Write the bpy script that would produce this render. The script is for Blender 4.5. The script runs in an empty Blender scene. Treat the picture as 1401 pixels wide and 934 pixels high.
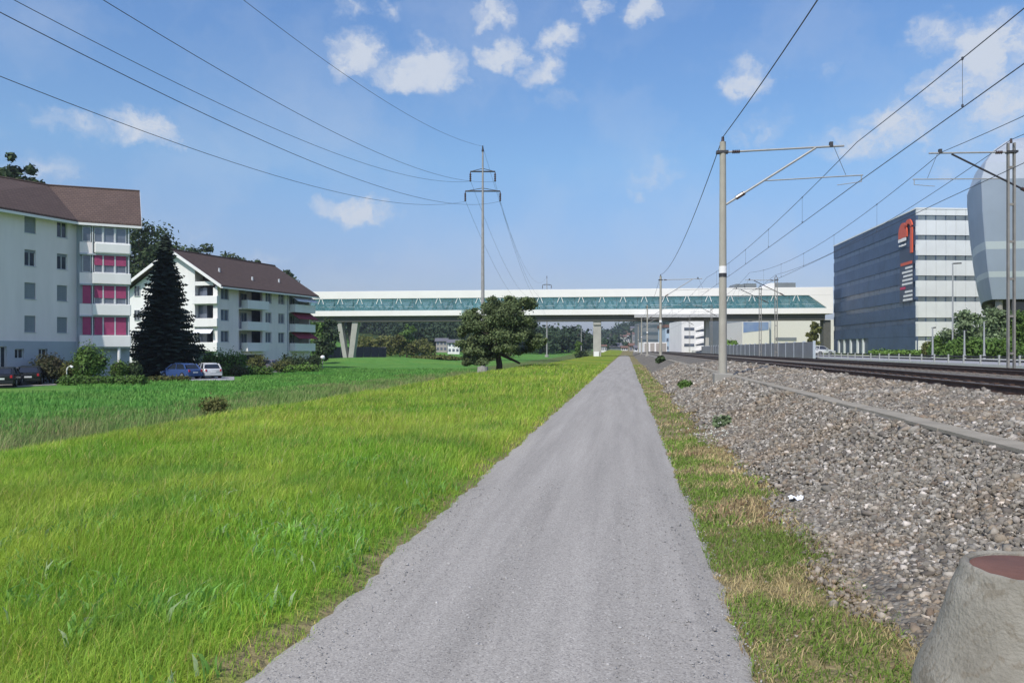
import bpy, math, random
import numpy as np
from math import radians, sin, cos, pi, atan2, sqrt, hypot
from mathutils import Vector, Matrix

random.seed(7)
RNG = np.random.default_rng(11)
SC = bpy.context.scene
COL = SC.collection

# ------------------------------------------------------------------ camera
# world: +Y runs along the path and the tracks, z = 0 is the path
F = 1050.0            # focal length in photo pixels (photo 1401 wide)
PSI = math.atan(157 / F)
CP, SP = cos(PSI), sin(PSI)
EYE = 1.6
HOR = 478.0
cam = bpy.data.cameras.new('camera')
cam.sensor_width = 36.0
cam.lens = F / 1401 * 36.0
cam.shift_y = (HOR - 467) / 1401
cam.clip_start = 0.05
cam.clip_end = 20000
camo = bpy.data.objects.new('camera', cam)
COL.objects.link(camo)
camo.location = (0, 0, EYE)
camo.rotation_euler = (pi / 2, 0, PSI)
SC.camera = camo


def CW(X, D, z=0.0):
    """right / ahead distances from the viewpoint -> world point"""
    return Vector((X * CP - D * SP, X * SP + D * CP, z))


def PX(px, D, z=0.0):
    return CW((px - 700) / F * D, D, z)


def ZY(py, D):
    return EYE - (py - HOR) * D / F


# ------------------------------------------------------------------ light
SUN_AZ, SUN_EL = radians(30), radians(48)      # behind the viewpoint, to its left
sdir = CW(-sin(SUN_AZ), -cos(SUN_AZ)) * cos(SUN_EL)
sdir.z = sin(SUN_EL)
sl = bpy.data.lights.new('sun', 'SUN')
sl.energy = 3.65
sl.angle = radians(0.5)
sl.color = (1.0, 0.955, 0.88)
so = bpy.data.objects.new('sun', sl)
COL.objects.link(so)
so.rotation_euler = sdir.to_track_quat('Z', 'Y').to_euler()
so.location = (0, 0, 100)

SC.view_settings.view_transform = 'Standard'
SC.view_settings.look = 'None'
SC.view_settings.exposure = 0.12
SC.view_settings.gamma = 1.0
SC.view_settings.use_curve_mapping = False

world = bpy.data.worlds.new('World')
SC.world = world
world.use_nodes = True
wt = world.node_tree
for n in list(wt.nodes):
    wt.nodes.remove(n)


def WN(t, **kw):
    n = wt.nodes.new(t)
    for k, v in kw.items():
        setattr(n, k, v)
    return n


def wmath(op, a, b=None, c=None, clamp=False):
    n = WN('ShaderNodeMath', operation=op)
    n.use_clamp = clamp
    for i, v in enumerate((a, b, c)):
        if v is None:
            continue
        if isinstance(v, (int, float)):
            n.inputs[i].default_value = v
        else:
            wt.links.new(v, n.inputs[i])
    return n.outputs[0]


sky = WN('ShaderNodeTexSky', sky_type='NISHITA')
sky.sun_disc = False
sky.sun_elevation = SUN_EL
sky.sun_rotation = atan2(sdir.x, sdir.y)
sky.altitude = 400
sky.air_density = 1.0
sky.dust_density = 1.3
sky.ozone_density = 2.2
bg = WN('ShaderNodeBackground')
bg.inputs[1].default_value = 0.145
wout = WN('ShaderNodeOutputWorld')
tc = WN('ShaderNodeTexCoord')
sepv = WN('ShaderNodeSeparateXYZ')
wt.links.new(tc.outputs['Generated'], sepv.inputs[0])
sx, sy, sz = sepv.outputs
az = wmath('ARCTAN2', sx, sy)
hyp = wmath('SQRT', wmath('ADD', wmath('MULTIPLY', sx, sx), wmath('MULTIPLY', sy, sy)))
el = wmath('DIVIDE', sz, wmath('MAXIMUM', hyp, 0.05))
uv = WN('ShaderNodeCombineXYZ')
wt.links.new(az, uv.inputs[0]); wt.links.new(el, uv.inputs[1])
# soft domain warp so that cloud edges are ragged
nz = WN('ShaderNodeTexNoise'); nz.inputs['Scale'].default_value = 22; nz.inputs['Detail'].default_value = 7; nz.inputs['Roughness'].default_value = .62
wt.links.new(uv.outputs[0], nz.inputs['Vector'])
nzs = WN('ShaderNodeVectorMath', operation='SUBTRACT'); wt.links.new(nz.outputs['Color'], nzs.inputs[0]); nzs.inputs[1].default_value = (.5, .5, .5)
nzm = WN('ShaderNodeVectorMath', operation='MULTIPLY'); wt.links.new(nzs.outputs[0], nzm.inputs[0]); nzm.inputs[1].default_value = (.10, .085, 0)
uvw = WN('ShaderNodeVectorMath', operation='ADD'); wt.links.new(uv.outputs[0], uvw.inputs[0]); wt.links.new(nzm.outputs[0], uvw.inputs[1])
# cloud list: direction given by photo position (px, py, half width, half height, strength)
CLOUDS = [(590, 92, 58, 36, 1.0), (560, 105, 60, 24, .8), (485, 78, 46, 34, .8), (692, 72, 36, 26, .75), (765, 62, 30, 26, .8), (742, 95, 34, 26, .7),
          (672, 20, 36, 24, .75), (815, 12, 22, 24, .7), (880, 8, 26, 26, .85), (200, 180, 58, 27, .9), (92, 168, 58, 18, .5), (490, 288, 60, 20, .95),
          (55, 232, 60, 26, .5), (1028, 108, 36, 32, .8), (1276, 42, 40, 28, .75), (1368, 62, 80, 52, 1.1), (1300, 118, 52, 34, .9), (1225, 172, 62, 32, .8),
          (1365, 140, 84, 56, .8), (1170, 195, 60, 28, .6), (538, 20, 26, 16, .6), (480, 14, 22, 16, .5), (1048, 180, 30, 24, .4), (885, 240, 50, 24, .38),
          (870, 272, 20, 14, .4), (1290, 230, 40, 30, .4), (1010, 185, 20, 20, .3), (350, 350, 60, 12, .25), (560, 355, 80, 12, .25), (1440, 130, 60, 50, .6), (-60, 200, 60, 26, .6),
          (760, 140, 24, 16, .35), (600, -60, 90, 30, .8), (1150, -60, 80, 30, .7), (260, 320, 60, 18, .3), (1130, 95, 26, 16, .35)]
acc = None
for (cx, cy, rx, ry, amp) in CLOUDS:
    X = (cx - 700) / F
    u0 = math.atan(X) - PSI
    v0 = (HOR - cy) / F / sqrt(1 + X * X)
    ru = rx / F / (1 + X * X) * 1.35
    rv = ry / F / sqrt(1 + X * X) * 1.35
    s1 = WN('ShaderNodeVectorMath', operation='SUBTRACT'); wt.links.new(uvw.outputs[0], s1.inputs[0]); s1.inputs[1].default_value = (u0, v0, 0)
    s2 = WN('ShaderNodeVectorMath', operation='MULTIPLY'); wt.links.new(s1.outputs[0], s2.inputs[0]); s2.inputs[1].default_value = (1 / ru, 1 / rv, 0)
    s3 = WN('ShaderNodeVectorMath', operation='LENGTH'); wt.links.new(s2.outputs[0], s3.inputs[0])
    m = wmath('MULTIPLY', wmath('SUBTRACT', 1.0, s3.outputs['Value'], clamp=True), amp)
    acc = m if acc is None else wmath('MAXIMUM', acc, m)
nz2 = WN('ShaderNodeTexNoise'); nz2.inputs['Scale'].default_value = 19; nz2.inputs['Detail'].default_value = 10; nz2.inputs['Roughness'].default_value = .66
wt.links.new(uvw.outputs[0], nz2.inputs['Vector'])
dens = wmath('MULTIPLY', acc, wmath('ADD', -.9, wmath('MULTIPLY', nz2.outputs['Fac'], 4.3)))
mr = WN('ShaderNodeMapRange', interpolation_type='SMOOTHSTEP')
wt.links.new(dens, mr.inputs['Value']); mr.inputs['From Min'].default_value = .02; mr.inputs['From Max'].default_value = 1.0
mr.inputs['To Max'].default_value = .92
# thin veil of high cloud all over the sky
nz3 = WN('ShaderNodeTexNoise'); nz3.inputs['Scale'].default_value = 6; nz3.inputs['Detail'].default_value = 6
wt.links.new(uvw.outputs[0], nz3.inputs['Vector'])
veil = WN('ShaderNodeMapRange'); wt.links.new(nz3.outputs['Fac'], veil.inputs['Value'])
veil.inputs['From Min'].default_value = .45; veil.inputs['From Max'].default_value = .8; veil.inputs['To Max'].default_value = .32
cfac = wmath('MAXIMUM', mr.outputs[0], veil.outputs[0])
# blue of the clear sky: paler at the horizon, deeper overhead
grd = WN('ShaderNodeValToRGB'); ge = grd.color_ramp.elements
ge[0].position = 0.0; ge[0].color = (.44, .425, .51, 1); ge[1].position = 1.0; ge[1].color = (.66, .66, .76, 1)
q_ = ge.new(.76); q_.color = (.50, .65, .79, 1)
q_ = ge.new(.17); q_.color = (.455, .45, .535, 1)
q_ = ge.new(.40); q_.color = (.51, .62, .68, 1)
wt.links.new(wmath('DIVIDE', el, .6, clamp=True), grd.inputs[0])
sgr = WN('ShaderNodeVectorMath', operation='MULTIPLY'); wt.links.new(sky.outputs[0], sgr.inputs[0]); wt.links.new(grd.outputs[0], sgr.inputs[1])
sgs = WN('ShaderNodeVectorMath', operation='SCALE'); wt.links.new(sgr.outputs[0], sgs.inputs[0]); sgs.inputs['Scale'].default_value = 1.5
mixc = WN('ShaderNodeMix', data_type='RGBA')
wt.links.new(cfac, mixc.inputs['Factor']); wt.links.new(sgs.outputs[0], mixc.inputs['A'])
mixc.inputs['B'].default_value = (4.15, 4.5, 5.1, 1)
hsv = WN('ShaderNodeHueSaturation'); hsv.inputs['Saturation'].default_value = 1.0
wt.links.new(mixc.outputs['Result'], hsv.inputs['Color'])
wt.links.new(hsv.outputs[0], bg.inputs[0])
wt.links.new(bg.outputs[0], wout.inputs[0])


# ------------------------------------------------------------------ materials
MATS = {}


def mat(name, col, rough=.8, metal=0.0, var=.12, vscale=3.0, bump=0.0, bscale=20.0, col2=None, spec=.4, alpha=1.0, tint=0.0, translucent=0.0, stretch=None, trans=0.0):
    """principled material; colour varied by two noises (and by a per-vertex 'tint' attribute)"""
    if name in MATS:
        return MATS[name]
    m = bpy.data.materials.new(name)
    m.use_nodes = True
    nt = m.node_tree
    N, L = nt.nodes, nt.links
    p = N['Principled BSDF']
    p.inputs['Roughness'].default_value = rough
    p.inputs['Metallic'].default_value = metal
    p.inputs['Specular IOR Level'].default_value = spec
    p.inputs['Alpha'].default_value = alpha
    if trans:
        p.inputs['Transmission Weight'].default_value = trans
    g = N.new('ShaderNodeNewGeometry')
    vec = g.outputs['Position']
    if stretch:
        vm = N.new('ShaderNodeVectorMath'); vm.operation = 'MULTIPLY'
        vm.inputs[1].default_value = stretch
        L.new(vec, vm.inputs[0]); vec = vm.outputs[0]
    n1 = N.new('ShaderNodeTexNoise'); n1.inputs['Scale'].default_value = vscale; n1.inputs['Detail'].default_value = 6; n1.inputs['Roughness'].default_value = .6
    L.new(vec, n1.inputs['Vector'])
    ramp = N.new('ShaderNodeMapRange'); ramp.inputs['From Min'].default_value = .3; ramp.inputs['From Max'].default_value = .7
    L.new(n1.outputs['Fac'], ramp.inputs['Value'])
    mix = N.new('ShaderNodeMix'); mix.data_type = 'RGBA'
    c = Vector(col[:3])
    if col2 is None:
        a, b = c * (1 - var), c * (1 + var)
    else:
        a, b = c, Vector(col2[:3])
    mix.inputs['A'].default_value = (*a, 1); mix.inputs['B'].default_value = (*b, 1)
    L.new(ramp.outputs[0], mix.inputs['Factor'])
    out = mix.outputs['Result']
    if tint:
        at = N.new('ShaderNodeAttribute'); at.attribute_name = 'tint'
        mp = N.new('ShaderNodeMapRange'); mp.inputs['To Min'].default_value = 1 - tint; mp.inputs['To Max'].default_value = 1 + tint
        L.new(at.outputs['Fac'], mp.inputs['Value'])
        mm = N.new('ShaderNodeVectorMath'); mm.operation = 'SCALE'
        L.new(out, mm.inputs[0]); L.new(mp.outputs[0], mm.inputs['Scale'])
        out = mm.outputs[0]
    L.new(out, p.inputs['Base Color'])
    if bump:
        n2 = N.new('ShaderNodeTexNoise'); n2.inputs['Scale'].default_value = bscale; n2.inputs['Detail'].default_value = 4
        L.new(vec, n2.inputs['Vector'])
        bp = N.new('ShaderNodeBump'); bp.inputs['Strength'].default_value = min(1, bump); bp.inputs['Distance'].default_value = .02 * max(1, bump)
        L.new(n2.outputs['Fac'], bp.inputs['Height']); L.new(bp.outputs[0], p.inputs['Normal'])
    if translucent:
        tr = N.new('ShaderNodeBsdfTranslucent'); L.new(out, tr.inputs['Color'])
        ms = N.new('ShaderNodeMixShader'); ms.inputs[0].default_value = translucent
        L.new(p.outputs[0], ms.inputs[1]); L.new(tr.outputs[0], ms.inputs[2])
        L.new(ms.outputs[0], N['Material Output'].inputs[0])
    MATS[name] = m
    return m


def attr_colour(name, key, rough=.9, bump=0.0, translucent=0.0, vscale=1.0, var=.2, bscale=30):
    """material that reads the mesh's own colour attribute (the true colour of each piece)"""
    m = bpy.data.materials.new(name); m.use_nodes = True
    N, L = m.node_tree.nodes, m.node_tree.links
    p = N['Principled BSDF']; p.inputs['Roughness'].default_value = rough; p.inputs['Specular IOR Level'].default_value = .25
    at = N.new('ShaderNodeAttribute'); at.attribute_name = key
    g = N.new('ShaderNodeNewGeometry')
    n1 = N.new('ShaderNodeTexNoise'); n1.inputs['Scale'].default_value = vscale; n1.inputs['Detail'].default_value = 5
    L.new(g.outputs['Position'], n1.inputs['Vector'])
    mp = N.new('ShaderNodeMapRange'); mp.inputs['From Min'].default_value = .3; mp.inputs['From Max'].default_value = .7
    mp.inputs['To Min'].default_value = 1 - var; mp.inputs['To Max'].default_value = 1 + var
    L.new(n1.outputs['Fac'], mp.inputs['Value'])
    vm = N.new('ShaderNodeVectorMath'); vm.operation = 'SCALE'
    L.new(at.outputs['Color'], vm.inputs[0]); L.new(mp.outputs[0], vm.inputs['Scale'])
    L.new(vm.outputs[0], p.inputs['Base Color'])
    if bump:
        n2 = N.new('ShaderNodeTexNoise'); n2.inputs['Scale'].default_value = bscale; n2.inputs['Detail'].default_value = 5
        L.new(g.outputs['Position'], n2.inputs['Vector'])
        bp = N.new('ShaderNodeBump'); bp.inputs['Strength'].default_value = bump; bp.inputs['Distance'].default_value = .02
        L.new(n2.outputs['Fac'], bp.inputs['Height']); L.new(bp.outputs[0], p.inputs['Normal'])
    if translucent:
        tr = N.new('ShaderNodeBsdfTranslucent'); L.new(vm.outputs[0], tr.inputs['Color'])
        ms = N.new('ShaderNodeMixShader'); ms.inputs[0].default_value = translucent
        L.new(p.outputs[0], ms.inputs[1]); L.new(tr.outputs[0], ms.inputs[2])
        L.new(ms.outputs[0], N['Material Output'].inputs[0])
    return m


def roof_mat(name, col, d, rows=3.2):
    """tile courses: dark joints across the slope and slight colour changes tile to tile"""
    m = mat(name, col, .85, var=.1, vscale=1.2, bump=.3, bscale=8)
    nt = m.node_tree; N, L = nt.nodes, nt.links
    p = N['Principled BSDF']
    g = N.new('ShaderNodeNewGeometry')
    sp = N.new('ShaderNodeSeparateXYZ'); L.new(g.outputs['Position'], sp.inputs[0])
    dt = N.new('ShaderNodeVectorMath'); dt.operation = 'DOT_PRODUCT'; L.new(g.outputs['Position'], dt.inputs[0]); dt.inputs[1].default_value = (d[0], d[1], 0)
    cb = N.new('ShaderNodeCombineXYZ'); L.new(dt.outputs['Value'], cb.inputs[0]); L.new(sp.outputs[2], cb.inputs[1])
    br = N.new('ShaderNodeTexBrick'); br.inputs['Scale'].default_value = 1.0
    br.inputs['Brick Width'].default_value = .34; br.inputs['Row Height'].default_value = .22; br.inputs['Mortar Size'].default_value = .03
    br.inputs['Color1'].default_value = (1, 1, 1, 1); br.inputs['Color2'].default_value = (.78, .76, .76, 1); br.inputs['Mortar'].default_value = (.45, .45, .45, 1)
    L.new(cb.outputs[0], br.inputs['Vector'])
    src = p.inputs['Base Color'].links[0].from_socket
    mx = N.new('ShaderNodeMix'); mx.data_type = 'RGBA'; mx.blend_type = 'MULTIPLY'; mx.inputs['Factor'].default_value = .8
    L.new(src, mx.inputs['A']); L.new(br.outputs['Color'], mx.inputs['B']); L.new(mx.outputs['Result'], p.inputs['Base Color'])
    return m


# ------------------------------------------------------------------ object helpers
def tag(o, label=None, cat=None, group=None, kind=None):
    if label: o['label'] = label
    if cat: o['category'] = cat
    if group: o['group'] = group
    if kind: o['kind'] = kind
    return o


def empty(name, loc, label, cat, group=None, rz=0.0):
    o = bpy.data.objects.new(name, None)
    COL.objects.link(o)
    o.location = loc
    o.rotation_euler = (0, 0, rz)
    o.empty_display_size = .2
    return tag(o, label, cat, group)


class MB:
    """collects faces in world space, then becomes ONE mesh object"""
    def __init__(s):
        s.v, s.f = [], []

    def poly(s, pts):
        i = len(s.v)
        s.v += [tuple(p) for p in pts]
        s.f.append(tuple(range(i, i + len(pts))))

    def hexa(s, b, t):
        """bottom quad b, top quad t (ccw seen from above)"""
        i = len(s.v)
        s.v += [tuple(p) for p in b] + [tuple(p) for p in t]
        s.f += [(i + 3, i + 2, i + 1, i), (i + 4, i + 5, i + 6, i + 7)]
        for k in range(4):
            j = (k + 1) % 4
            s.f.append((i + k, i + j, i + 4 + j, i + 4 + k))

    def prism(s, pts, z0, z1):
        n = len(pts); i = len(s.v)
        s.v += [(p[0], p[1], z0) for p in pts] + [(p[0], p[1], z1) for p in pts]
        s.f += [tuple(range(i + n - 1, i - 1, -1)), tuple(range(i + n, i + 2 * n))]
        for k in range(n):
            j = (k + 1) % n
            s.f.append((i + k, i + j, i + n + j, i + n + k))

    def slab(s, pts, off):
        """polygon thickened by the vector off"""
        n = len(pts); i = len(s.v); off = Vector(off)
        s.v += [tuple(p) for p in pts] + [tuple(Vector(p) + off) for p in pts]
        s.f += [tuple(range(i, i + n)), tuple(range(i + 2 * n - 1, i + n - 1, -1))]
        for k in range(n):
            j = (k + 1) % n
            s.f.append((i + j, i + k, i + n + k, i + n + j))

    def box(s, c, d, rz=0.0):
        cx, cy, cz = c; a, b, h = d[0] / 2, d[1] / 2, d[2] / 2
        q = [(-a, -b), (a, -b), (a, b), (-a, b)]
        q = [(cx + x * cos(rz) - y * sin(rz), cy + x * sin(rz) + y * cos(rz)) for x, y in q]
        s.hexa([(x, y, cz - h) for x, y in q], [(x, y, cz + h) for x, y in q])

    def tube(s, p0, p1, r0, r1=None, n=8, caps=True):
        r1 = r0 if r1 is None else r1
        p0, p1 = Vector(p0), Vector(p1)
        d = (p1 - p0).normalized()
        a = d.cross(Vector((0, 0, 1)))
        if a.length < 1e-3: a = Vector((1, 0, 0))
        a.normalize(); b = d.cross(a)
        i = len(s.v)
        for p, r in ((p0, r0), (p1, r1)):
            for k in range(n):
                t = 2 * pi * k / n
                s.v.append(tuple(p + (a * cos(t) + b * sin(t)) * r))
        for k in range(n):
            j = (k + 1) % n
            s.f.append((i + j, i + k, i + n + k, i + n + j))
        if caps:
            s.f += [tuple(range(i, i + n)), tuple(range(i + 2 * n - 1, i + n - 1, -1))]

    def path(s, pts, r, n=6):
        """one continuous tube along points"""
        pts = [Vector(p) for p in pts]; i0 = len(s.v)
        rs = r if isinstance(r, (list, tuple)) else [r] * len(pts)
        for q, p in enumerate(pts):
            d = (pts[min(q + 1, len(pts) - 1)] - pts[max(q - 1, 0)]).normalized()
            a = d.cross(Vector((0, 0, 1)))
            if a.length < 1e-3: a = Vector((1, 0, 0))
            a.normalize(); b = d.cross(a)
            for k in range(n):
                t = 2 * pi * k / n
                s.v.append(tuple(p + (a * cos(t) + b * sin(t)) * rs[q]))
        for q in range(len(pts) - 1):
            for k in range(n):
                j = (k + 1) % n; i = i0 + q * n
                s.f.append((i + j, i + k, i + n + k, i + n + j))
        s.f += [tuple(range(i0, i0 + n)), tuple(range(len(s.v) - 1, len(s.v) - n - 1, -1))]

    def lathe(s, c, prof, n=24):
        i0 = len(s.v); c = Vector(c)
        for (r, z) in prof:
            for k in range(n):
                t = 2 * pi * k / n
                s.v.append((c.x + r * cos(t), c.y + r * sin(t), c.z + z))
        for q in range(len(prof) - 1):
            for k in range(n):
                j = (k + 1) % n; i = i0 + q * n
                s.f.append((i + k, i + j, i + n + j, i + n + k))
        s.f.append(tuple(range(len(s.v) - n, len(s.v))))
        s.f.append(tuple(range(i0 + n - 1, i0 - 1, -1)))

    def build(s, name, m, parent=None, smooth=False, bevel=0.0):
        me = bpy.data.meshes.new(name)
        vs = s.v
        if parent is not None:
            o0 = WORLD_LOC[parent.name]
            vs = [(x - o0[0], y - o0[1], z - o0[2]) for x, y, z in vs]
            org = (0, 0, 0); wl = o0
        else:
            a = np.array(vs); cx, cy = (a[:, 0].min() + a[:, 0].max()) / 2, (a[:, 1].min() + a[:, 1].max()) / 2
            org = (cx, cy, a[:, 2].min())
            vs = [(x - org[0], y - org[1], z - org[2]) for x, y, z in vs]; wl = org
        me.from_pydata(vs, [], s.f)
        me.materials.append(m)
        if smooth:
            me.polygons.foreach_set('use_smooth', [True] * len(me.polygons))
            me.set_sharp_from_angle(angle=radians(40))
        o = bpy.data.objects.new(name, me)
        COL.objects.link(o)
        o.location = org
        if parent is not None:
            o.parent = parent
        if bevel:
            b = o.modifiers.new('bevel', 'BEVEL'); b.width = bevel; b.segments = 2; b.limit_method = 'ANGLE'
        WORLD_LOC[o.name] = wl
        return o


WORLD_LOC = {}


def thing(name, loc, label, cat, group=None):
    o = empty(name, loc, label, cat, group)
    WORLD_LOC[o.name] = tuple(loc)
    return o


def np_obj(name, V, Fc, m, attrs=None, colour=None, parent=None, smooth=False):
    """mesh from numpy arrays; Fc is (M,k). attrs: per-vertex float 'tint'; colour: per-vertex rgb"""
    me = bpy.data.meshes.new(name)
    k = Fc.shape[1]
    me.vertices.add(len(V)); me.vertices.foreach_set('co', V.astype(np.float32).ravel())
    me.loops.add(Fc.size); me.loops.foreach_set('vertex_index', Fc.astype(np.int32).ravel())
    me.polygons.add(len(Fc))
    me.polygons.foreach_set('loop_start', np.arange(0, Fc.size, k, dtype=np.int32))
    me.update(calc_edges=True)
    if attrs is not None:
        a = me.attributes.new('tint', 'FLOAT', 'POINT'); a.data.foreach_set('value', attrs.astype(np.float32))
    if colour is not None:
        a = me.attributes.new('own_colour', 'FLOAT_COLOR', 'POINT')
        c4 = np.ones((len(V), 4), np.float32); c4[:, :3] = colour
        a.data.foreach_set('color', c4.ravel())
    if smooth:
        me.polygons.foreach_set('use_smooth', np.ones(len(Fc), bool))
    me.materials.append(m)
    o = bpy.data.objects.new(name, me)
    COL.objects.link(o)
    if parent is not None:
        o.parent = parent
        WORLD_LOC[o.name] = WORLD_LOC[parent.name]
    else:
        WORLD_LOC[o.name] = (0, 0, 0)
    return o


def dup(root, loc, label=None, rz=None, scale=None):
    r = root.copy(); COL.objects.link(r); r.location = loc
    if label: r['label'] = label
    if rz is not None: r.rotation_euler = (0, 0, rz)
    if scale is not None: r.scale = scale
    for ch in list(root.children):
        c = ch.copy(); COL.objects.link(c); c.parent = r
        for g in list(ch.children):
            d = g.copy(); COL.objects.link(d); d.parent = c
    return r


class Fr:
    """a facade: origin, direction u along it, normal n out of it"""
    def __init__(s, o, u, flip=False):
        s.o = Vector((o[0], o[1], 0)); s.u = Vector((u[0], u[1], 0)).normalized()
        s.n = Vector((s.u.y, -s.u.x, 0))
        if flip: s.n = -s.n
        s.flip = flip

    def p(s, u, n, z):
        q = s.o + s.u * u + s.n * n
        return Vector((q.x, q.y, z))

    def box(s, mb, u0, u1, z0, z1, n0, n1):
        b = [s.p(u0, n0, z0), s.p(u0, n1, z0), s.p(u1, n1, z0), s.p(u1, n0, z0)]
        if not s.flip: b = b[::1]
        else: b = b[::-1]
        t = [Vector((q.x, q.y, z1)) for q in b]
        mb.hexa(b, t)

    def wall(s, mb, u0, u1, z0, z1, holes, n0, n1):
        us = sorted({u0, u1, *[h[0] for h in holes], *[h[1] for h in holes]})
        zs = sorted({z0, z1, *[h[2] for h in holes], *[h[3] for h in holes]})
        for a, b in zip(us, us[1:]):
            # merge vertically adjacent solid cells
            run = None
            for c, d in zip(zs, zs[1:]):
                hole = any(h[0] <= a + 1e-6 and h[1] >= b - 1e-6 and h[2] <= c + 1e-6 and h[3] >= d - 1e-6 for h in holes)
                if hole:
                    if run: s.box(mb, a, b, run[0], run[1], n0, n1); run = None
                else:
                    run = (run[0], d) if run else (c, d)
            if run: s.box(mb, a, b, run[0], run[1], n0, n1)


def camfr(X, D, dX, dD, flip=False):
    o = CW(X, D); e = CW(X + dX, D + dD)
    return Fr(o, (e - o), flip)


# common materials
M_white = mat('white_render', (.78, .77, .745), .85, var=.05, vscale=.9, stretch=(1, 1, .25), bump=.15, bscale=30)
M_wall1 = mat('pale_render', (.82, .75, .735), .9, var=.06, vscale=.9, stretch=(1, 1, .2), bump=.15, bscale=25)
M_base = mat('plinth_render', (.40, .44, .48), .9, var=.06, vscale=.7)
M_frame = mat('window_frame_paint', (.55, .57, .58), .5, var=.05)
M_dark = mat('dark_opening', (.02, .022, .026), .6, var=.3)
M_glass = mat('dark_glass', (.03, .04, .055), .08, var=.3, vscale=.8, spec=.8)
M_glassg = mat('grey_glass', (.12, .14, .18), .12, var=.3, vscale=.8, spec=.8)
M_shut = mat('grey_roller_shutter', (.24, .27, .30), .6, var=.05, bump=.5, bscale=30, stretch=(.1, .1, 3))
M_blind = mat('magenta_blind', (.36, .06, .15), .8, var=.1)
M_red = mat('dark_red_awning', (.22, .03, .05), .8, var=.15)
M_cloth = mat('white_awning_cloth', (.72, .74, .78), .8, var=.05)
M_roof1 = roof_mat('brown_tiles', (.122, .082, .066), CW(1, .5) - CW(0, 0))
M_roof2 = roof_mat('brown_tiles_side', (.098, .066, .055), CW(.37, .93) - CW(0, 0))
M_conc = mat('concrete', (.30, .285, .25), .9, var=.14, vscale=2.5, bump=.4, bscale=40)
M_mastc = mat('mast_concrete', (.36, .34, .285), .85, var=.1, vscale=3, bump=.2, bscale=60)
M_steel = mat('galvanised_steel', (.33, .34, .34), .6, metal=.25, var=.12, vscale=8)
M_dsteel = mat('dark_steel', (.06, .06, .065), .55, metal=.5, var=.2)
M_wire = mat('wire_metal', (.085, .09, .11), .6, metal=.3, var=.1)
M_ins = mat('brown_insulator', (.07, .045, .04), .3, var=.2)

# ------------------------------------------------------------------ ground
PXS = np.array([-1e5, -60, -30, -19, -16.5, -14.5, -12.5, -11.2, -10.3, -9.7, -9.0, -4, -2, -1.8, .66, 1.1, 1.6, 2.2, 15, 16.2, 18, 1e5])
PZS = np.array([-1.2, -1.2, -1.2, -1.2, -1.25, -1.5, -1.5, -1.1, -.45, -.12, 0, .02, .02, -.012, -.012, .03, .04, .0, .4, .6, .66, .7])


def smooth_noise(x, y, s, seed=0):
    return (np.sin(x / s * 1.3 + seed) * np.cos(y / s * 1.1 + seed * 2.1) + np.sin(x / s * .57 + y / s * .83 + seed * 3.3)) * .5


def hills(x, y):
    X = x * CP + y * SP
    D = -x * SP + y * CP
    g = lambda cx, cd, sx, sd, h: h * np.exp(-((X - cx) / sx) ** 2 / 2 - ((D - cd) / sd) ** 2 / 2)
    z = g(-172, 255, 48, 62, 20)            # wooded slope behind the flats
    z = z + g(-120, 470, 80, 90, 17)        # wooded hill behind the bridge
    z = z + g(240, 1000, 72, 150, 46)       # built-up hill down the valley
    z = z + 56 * np.exp(-((D - 3200) / 420) ** 2 / 2) * (1 + .12 * np.sin(X / 300))
    z = z + g(-900, 900, 240, 280, 60) + g(1150, 1150, 300, 330, 70)
    z = z + g(-28, 152, 13, 5, 1.3)         # low grassy bank before the bridge
    return z


def gz(x, y):
    x = np.asarray(x, float); y = np.asarray(y, float)
    z = np.interp(x, PXS, PZS)
    near = np.exp(-(np.maximum(0, np.abs(y) - 400) / 300) ** 2)
    z = z * near + hills(x, y)
    m = np.clip((-1.9 - x) / .6, 0, 1)
    z = z + m * (.035 * smooth_noise(x, y, 1.1) + .05 * smooth_noise(x, y, 4.2, 2))
    # the far slope of the low meadow lifts a little towards the flats
    return z


def axis(stops):
    out = []
    for a, b, st in stops:
        out += list(np.arange(a, b, st))
    return np.array(out + [stops[-1][1]])


gx = axis([(-4600, -1000, 200), (-1000, -300, 50), (-300, -60, 15), (-60, -20, 4), (-20, -9, .5), (-9, -2.2, .6), (-2.2, 2.4, .2), (2.4, 20, 2), (20, 100, 10), (100, 400, 30), (400, 1000, 60), (1000, 4600, 200)])
gy = axis([(-600, -60, 60), (-60, -6, 6), (-6, 30, .7), (30, 70, 2.5), (70, 180, 6), (180, 700, 15), (700, 1500, 30), (1500, 4800, 110)])
GX, GY = np.meshgrid(gx, gy)
GZ = gz(GX, GY)
V = np.stack([GX.ravel(), GY.ravel(), GZ.ravel()], 1)
nx, ny = len(gx), len(gy)
ii, jj = np.meshgrid(np.arange(nx - 1), np.arange(ny - 1))
a = (jj * nx + ii).ravel()
FQ = np.stack([a, a + 1, a + nx + 1, a + nx], 1)


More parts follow.
